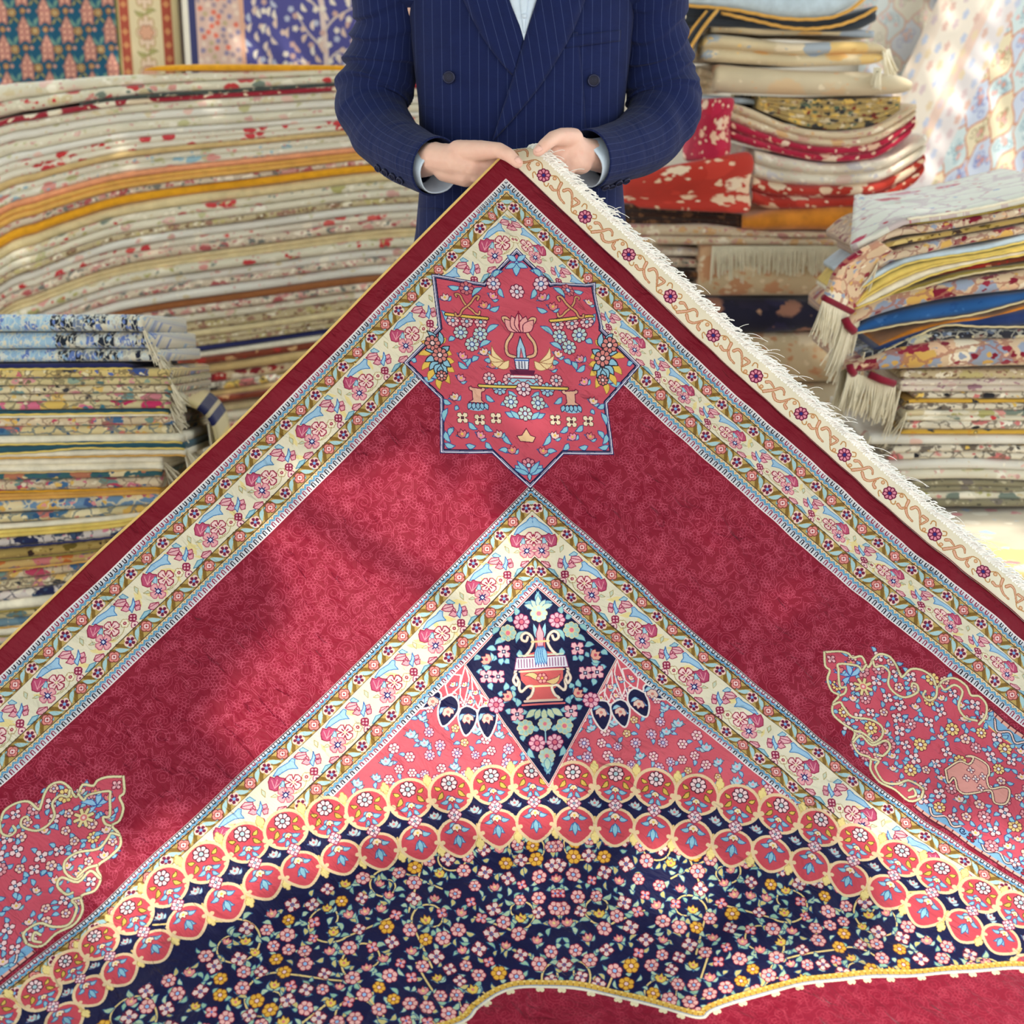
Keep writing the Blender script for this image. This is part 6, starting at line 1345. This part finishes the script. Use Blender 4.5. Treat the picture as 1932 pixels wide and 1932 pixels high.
# ---------------------------------------------------------------- ground, wall and the rugs hung on it
def hung(name, x0, z0, w, h, y, img, label, ang=0.0, lean=0.0, group=None, th=.012):
    V = []; U = []; nx, nz = 24, 24
    for i in range(nx):
        for j in range(nz):
            p, q = i / (nx - 1), j / (nz - 1); lx, lz = (p - .5) * w, (q - .5) * h
            X = x0 + lx * math.cos(ang) - lz * math.sin(ang); Z = z0 + lx * math.sin(ang) + lz * math.cos(ang)
            V.append((X, y + lean * (q - .5) + .006 * math.sin(p * 9 + q * 2), Z)); U.append((p, q))
    N = Nodes(name + '_weave', .85, .2); t = N.n('ShaderNodeTexImage', extension='EXTEND'); t.image = img; N.put(t.inputs[0], N.uv()); N.col(t.outputs[0]); N.bump(N.noise(N.uv(), 700, 2), .3, .001)
    o = obj(name, V, grid_faces(nx, nz), N.m, None, U); so = o.modifiers.new('t', 'SOLIDIFY'); so.thickness = th; so.offset = 1 if o.data.polygons[0].normal.y < 0 else -1; so.offset *= -1
    return tag(o, label, 'rug')
def teal_rug():
    """columns of long pink motifs and gold blossoms on teal, with an ivory border"""
    r = np.random.default_rng(5); cv = Canvas(0, 0, 1500, 1500, 2.2, (26, 84, 112))
    DK = (30, 50, 60)
    for k in range(19):
        x = 40 + k * 72
        for j in range(15):
            y = j * 118 + (59 if k % 2 else 0)
            P = [(x - 19, y), (x - 21, y + 48), (x - 12, y + 72), (x, y + 92), (x + 12, y + 72), (x + 21, y + 48), (x + 19, y), (x, y + 12)]; cv.poly(P, (196, 142, 126), (120, 80, 80), 3)
            for q in range(3):
                for f in (-1, 1):
                    cv.poly(frame((x + f * 9, y + 20 + q * 19), 0)(petal(6, 8, .7)), (226, 176, 150), (160, 90, 90), 2)
            rosette(cv, frame((x + 36, y + 42), 0), 15, (196, 156, 104), (110, 80, 50), (226, 206, 150), 8, 2.4)
            rosette(cv, frame((x, y + 106), 0), 10, (206, 150, 96), (110, 70, 50), (226, 206, 150), 6, 2)
            for f in (-1, 1):
                leaf(cv, (x + 36, y + 55), (x + 36 + f * 21, y + 86), 12, (110, 146, 132), (60, 110, 120), 2); leaf(cv, (x + 36, y + 26), (x + 36 + f * 19, y + 4), 9, (160, 150, 100), DK, 1.5)
                cv.poly(frame((x + 36 + f * 16, y + 106), 0)(petal(5, 7, .7)), (206, 150, 130))
    for (a, b, c) in ((1290, 1500, (214, 190, 140)), (1300, 1330, (176, 84, 66)), (1336, 1440, (226, 210, 170)), (1444, 1476, (176, 84, 66)), (1478, 1500, (222, 206, 160))):
        cv.poly([(a, 0), (b, 0), (b, 1500), (a, 1500)], c)
    cv.line([(1292, 0), (1292, 1500)], (120, 110, 60), 8)
    for j in range(12):
        y = j * 130; cv.poly(frame((1388, y + 60), 0)(petal(8, 46, .7) * [.75, 1.25]), (232, 206, 180), (190, 160, 110), 4); cv.poly(frame((1388, y + 60), 0)(petal(6, 26, .7)), (222, 170, 140), (176, 130, 100), 3)
        for q in range(3):
            for x in (1315, 1460):
                cv.poly(frame((x, y + 20 + q * 43), 0)(petal(4, 11, .6)), (214, 150, 100))
        for f in (-1, 1):
            leaf(cv, (1388, y + 118), (1388 + f * 36, y + 130), 14, (176, 170, 110), (150, 140, 90), 2)
    return cv.a[:, :]
def tree_rug():
    """pale trees and birds on violet-blue, with a blush border"""
    r = np.random.default_rng(9); cv = Canvas(0, 0, 1400, 1500, 2.2, (84, 84, 150))
    for tx in (470, 800, 1150):
        cv.line(curve([(tx, 0), (tx + 8, 300), (tx - 10, 700), (tx + 6, 1100), (tx, 1500)], 8), (226, 206, 196), 22, 12)
        for j in range(26):
            y = 60 + j * 56; f = 1 if j % 2 else -1; e = (tx + f * r.uniform(90, 190), y + r.uniform(40, 130)); cv.line(curve([(tx, y), (tx + f * 50, y + 50), e], 6), (216, 200, 190), 9, 4)
    for p in scatter(r, (180, 0, 1400, 1500), 24, lambda p: True, 16000):
        a = r.uniform(.6, 2.5); k = r.random(); c = ((232, 214, 200), (222, 196, 180), (190, 196, 214), (206, 170, 160), (236, 226, 210))[int(r.integers(5))]
        q = (p[0] + 32 * math.cos(a), p[1] + 36 * math.sin(a))
        if k < .65:
            leaf(cv, p, q, 15, c, None)
        else:
            cv.poly(frame(p, a)(petal(5, 11, .6)), c)
    for (a, b, c) in ((0, 20, (238, 232, 214)), (20, 44, (60, 64, 110)), (44, 190, (222, 190, 176)), (190, 204, (226, 176, 150))):
        cv.poly([(a, 0), (b, 0), (b, 1500), (a, 1500)], c)
    for p in scatter(r, (52, 0, 184, 1500), 19, lambda p: True, 6000):
        c = ((150, 140, 170), (236, 214, 196), (226, 120, 100), (196, 176, 140), (170, 150, 160))[int(r.integers(5))]; cv.poly(frame(p, r.uniform(0, 6))(petal(5, 9.5, .6)), c)
    return cv.a
def trellis_rug():
    """a pale trellis of cusped medallions inside blush and cream borders, paled further for glow"""
    r = np.random.default_rng(4); cv = Canvas(0, 0, 1500, 1500, 2.2, (240, 222, 204))  # pale weave lightened further, its colours standing in for overexposed glow
    for i in range(-1, 16):
        for j in range(-1, 32):
            x = i * 122 + (61 if j % 2 else 0); y = j * 54; k = (i * 2 + j) % 3
            T = frame((x, y), 0, .66); P = [(0, -100), (34, -70), (78, -40), (78, 0), (78, 40), (34, 70), (0, 100), (-34, 70), (-78, 40), (-78, 0), (-78, -40), (-34, -70)]
            C = ((236, 222, 188), (206, 214, 230), (212, 226, 226))[k]; cv.poly(T(curve(P + P[:1], 4)), C, (214, 150, 120), 5)
            L = ((176, 160, 124), (140, 150, 200), (150, 180, 190))[k]
            for q in range(6):
                c = (x + r.uniform(-28, 28), y + r.uniform(-22, 22)); cv.line(spiral(c, 14, r.uniform(0, 6), 1.1, 16, .3), L, 3)
            cv.poly(T(petal(6, 16, .6)), (226, 160, 140), L, 3)
            for q in range(4):
                cv.poly(frame((x + r.uniform(-30, 30), y + r.uniform(-26, 26)), 0)(petal(5, 7, .6)), (226, 176, 170))
    for (a, b, c) in ((0, 60, (240, 222, 204)), (60, 190, (244, 232, 216)), (190, 230, (236, 206, 190)), (230, 330, (232, 224, 222))):
        cv.poly([(a, 0), (b, 0), (b, 1500), (a, 1500)], c)
    for p in scatter(r, (10, 0, 325, 1500), 34, lambda p: True, 5000):
        c = ((226, 190, 176), (200, 206, 224), (236, 214, 180), (222, 200, 200))[int(r.integers(4))]; cv.poly(frame(p, r.uniform(0, 6))(petal(5, 13, .6)), c)
    return cv.a
def setting():
    N = Nodes('ground', .9, 0); v = N.gen(); N.col(N.mix(N.noise(v, 3, 5), srgb((168, 158, 142)), srgb((190, 180, 164)))); N.bump(N.noise(v, 60, 4), .3, .004)
    m = MB(); m.box((-6, -4, -.1), (6, 5.6, 0)); struct(m.build('floor', N.m, None, False))
    N = Nodes('plaster', .9, 0); v = N.gen(); N.col(N.mix(N.noise(v, 2, 5), srgb((232, 224, 208)), srgb((240, 234, 222)))); N.bump(N.noise(v, 50, 4), .2, .003)
    m = MB(); m.box((-6, 5.30, 0), (6, 5.6, 3.0)); struct(m.build('wall_back', N.m, None, False))
    p = at(240, 60, 5.0)
    w = lambda px, Y: at(px, 60, Y)[0]
    xr = w(338, 5.18); o = hung('hanging_rug', xr - 1.55 / 2, 1.75, 1.55, 1.55, 5.18, to_image('teal_weave', teal_rug()), 'teal rug with pink columns and an ivory border, hung on the wall at upper left')
    xl = w(346, 5.15); hung('hanging_rug', xl + 1.45 / 2, 1.75, 1.45, 1.55, 5.15, to_image('tree_weave', tree_rug()), 'violet-blue rug with pale trees, hung on the wall beside the teal one')
    xl = w(1630, 5.2); im = to_image('trellis_weave', trellis_rug())
    hung('hanging_rug', xl + .75, 1.55, 1.5, 1.9, 5.22, to_image('faded_weave', (255 - (255 - trellis_rug()[:, ::-1].astype(int)) * .5).astype(np.uint8)), 'faded cream rug hung on the wall at the upper right, behind the trellis rug')
    c = at(2120, 150, 4.9); hung('hanging_rug', c[0] - .05, c[2] + .1, 1.15, 2.3, 5.0, im, 'pale rug with a trellis of blue and cream medallions hung aslant at the right', -.42, .25)

SUN = np.array([.36, .52, -.775]); SUN /= np.linalg.norm(SUN)
def shade_tree():
    """an unseen leafy crown, its gaps shaped to drop sun on chosen patches"""
    r = np.random.default_rng(12); H = 3.35
    def back_to(P, z=H):
        return np.asarray(P) - SUN * ((z - P[2]) / -SUN[2])
    holes = []  # leaves are left out here so sun reaches the chosen patches
    def patch(px, py, D, rad):
        # a spot on the carpet to be sunlit through a gap in the leaves
        holes.append((at(px, py, D), rad))
    for px, py, Y, rad in ((1560, 1895, 1.70, .07), (1700, 1880, 1.72, .09), (1850, 1870, 1.76, .11), (1910, 1690, 1.90, .06), (1800, 1650, 1.92, .05), (1690, 1600, 1.93, .035), (1380, 1900, 1.68, .035),
                           (630, 960, 2.15, .085), (560, 1130, 2.02, .10), (800, 890, 2.2, .06), (470, 1300, 1.93, .07), (720, 1255, 2.0, .06), (640, 1400, 1.9, .055), (930, 1090, 2.1, .05), (930, 1420, 1.92, .05), (230, 1620, 1.78, .07), (480, 1560, 1.84, .05), (880, 1210, 2.0, .03), (1250, 1640, 1.82, .04)):
        patch(px, py, Y, rad)
    for px, py, Y, rad in ((1830, 60, 5.0, .34), (1730, 30, 5.0, .30), (1900, 250, 5.0, .34), (1800, 180, 5.0, .30), (1700, 250, 4.0, .12), (1690, 130, 4.0, .10), (1880, 1040, 2.95, .12), (1700, 330, 4.0, .08)):
        holes.append((at(px, py, Y), rad))
    V = []; F = []
    leaf_ = np.array([(-.062, 0, 0), (-.02, .026, .004), (.03, .024, .002), (.068, 0, -.006), (.03, -.024, .002), (-.02, -.026, .004)])
    n = 0
    for _ in range(27000):
        z = r.uniform(3.1, 3.7); c = np.array([r.uniform(-4.6, 2.6), r.uniform(-1.15, 4.35), z])
        k = (3.05 < c[1] < 3.65 and c[0] < -.4) or (c[1] > 3.65 and c[0] > 1.9)
        for P, rad in holes:
            h = back_to(P, z); e = c - h; e = e - SUN * (e @ SUN)
            if e @ e < (rad + .055) ** 2 and (P[1] < 3.5 or r.random() < .22):
                k = True; break
        if k:
            continue
        a = r.uniform(0, 6.3); ca, sa = math.cos(a), math.sin(a); t1, t2 = r.normal(0, .35, 2); s = r.uniform(.9, 1.5); o = len(V)
        for x, y, zz in leaf_ * s:
            X, Y = x * ca - y * sa, x * sa + y * ca; V.append((c[0] + X, c[1] + Y, c[2] + zz + X * t1 + Y * t2))
        F.append(tuple(range(o, o + 6)))
    m = MB(); m.tube([(-4.2, 1.2, 0), (-4.15, 1.2, 1.5), (-4.0, 1.25, 2.6), (-3.4, 1.4, 3.3)], [.17, .14, .12, .08], 12)
    bark = plain('bark', (92, 76, 60), .9, 0, .3, 30); t = m.build('shade_tree', bark); tag(t, 'unseen leafy tree whose crown has gaps placed to dapple the sunlight', 'tree')
    m = MB(); r2 = np.random.default_rng(2)
    for k in range(9):
        e = np.array([r2.uniform(-3.2, 2.0), r2.uniform(-1.2, 4.2), r2.uniform(3.45, 3.7)]); P = curve([(-3.9, 1.28, 2.8), (-3.4, 1.4, 3.3), (np.array([-3.4, 1.4, 3.5]) + e) / 2 + [0, 0, .12], e], 6); m.tube(P, .05, 8, .012)
    m.build('branch', bark, t)
    f = obj('crown', V, F, plain('leaf_green', (92, 128, 58), .6, .1, .3, 4), t, None, False); f['kind'] = 'stuff'

def lights():
    W = bpy.data.worlds.new('sky'); scene.world = W; W.use_nodes = True; t = W.node_tree; b = t.nodes['Background']
    tc = t.nodes.new('ShaderNodeTexCoord'); sp = t.nodes.new('ShaderNodeSeparateXYZ'); t.links.new(tc.outputs['Generated'], sp.inputs[0]); rp = t.nodes.new('ShaderNodeValToRGB'); t.links.new(sp.outputs[2], rp.inputs[0])
    rp.color_ramp.elements[0].position = .0; rp.color_ramp.elements[0].color = (.95, .92, .87, 1); rp.color_ramp.elements[1].position = .6; rp.color_ramp.elements[1].color = (.84, .92, 1.0, 1)
    t.links.new(rp.outputs[0], b.inputs[0]); b.inputs[1].default_value = 1.45
    s = bpy.data.lights.new('sun', 'SUN'); s.energy = 2.7; s.angle = math.radians(.9); s.color = (1, .93, .82); o = bpy.data.objects.new('sun', s); COL.objects.link(o)
    o.rotation_euler = Vector(SUN).to_track_quat('-Z', 'Y').to_euler()

def camera():
    c = bpy.data.cameras.new('camera'); c.sensor_width = 36; c.lens = F_PX / 1932 * 36; c.clip_start = .05
    o = bpy.data.objects.new('camera', c); COL.objects.link(o); o.location = (0, 0, EYE); o.rotation_euler = (PI / 2 - PITCH, 0, 0)
    c.dof.use_dof = True; c.dof.focus_distance = 2.36; c.dof.aperture_fstop = 4.0; scene.camera = o
    vs = scene.view_settings; vs.view_transform = 'Standard'; vs.look = 'None'; vs.gamma = 1; vs.use_curve_mapping = False; vs.exposure = .62
setting(); make_carpet(); make_person(); tall_left(); low_left(); right_back(); right_front(); shade_tree(); lights(); camera()
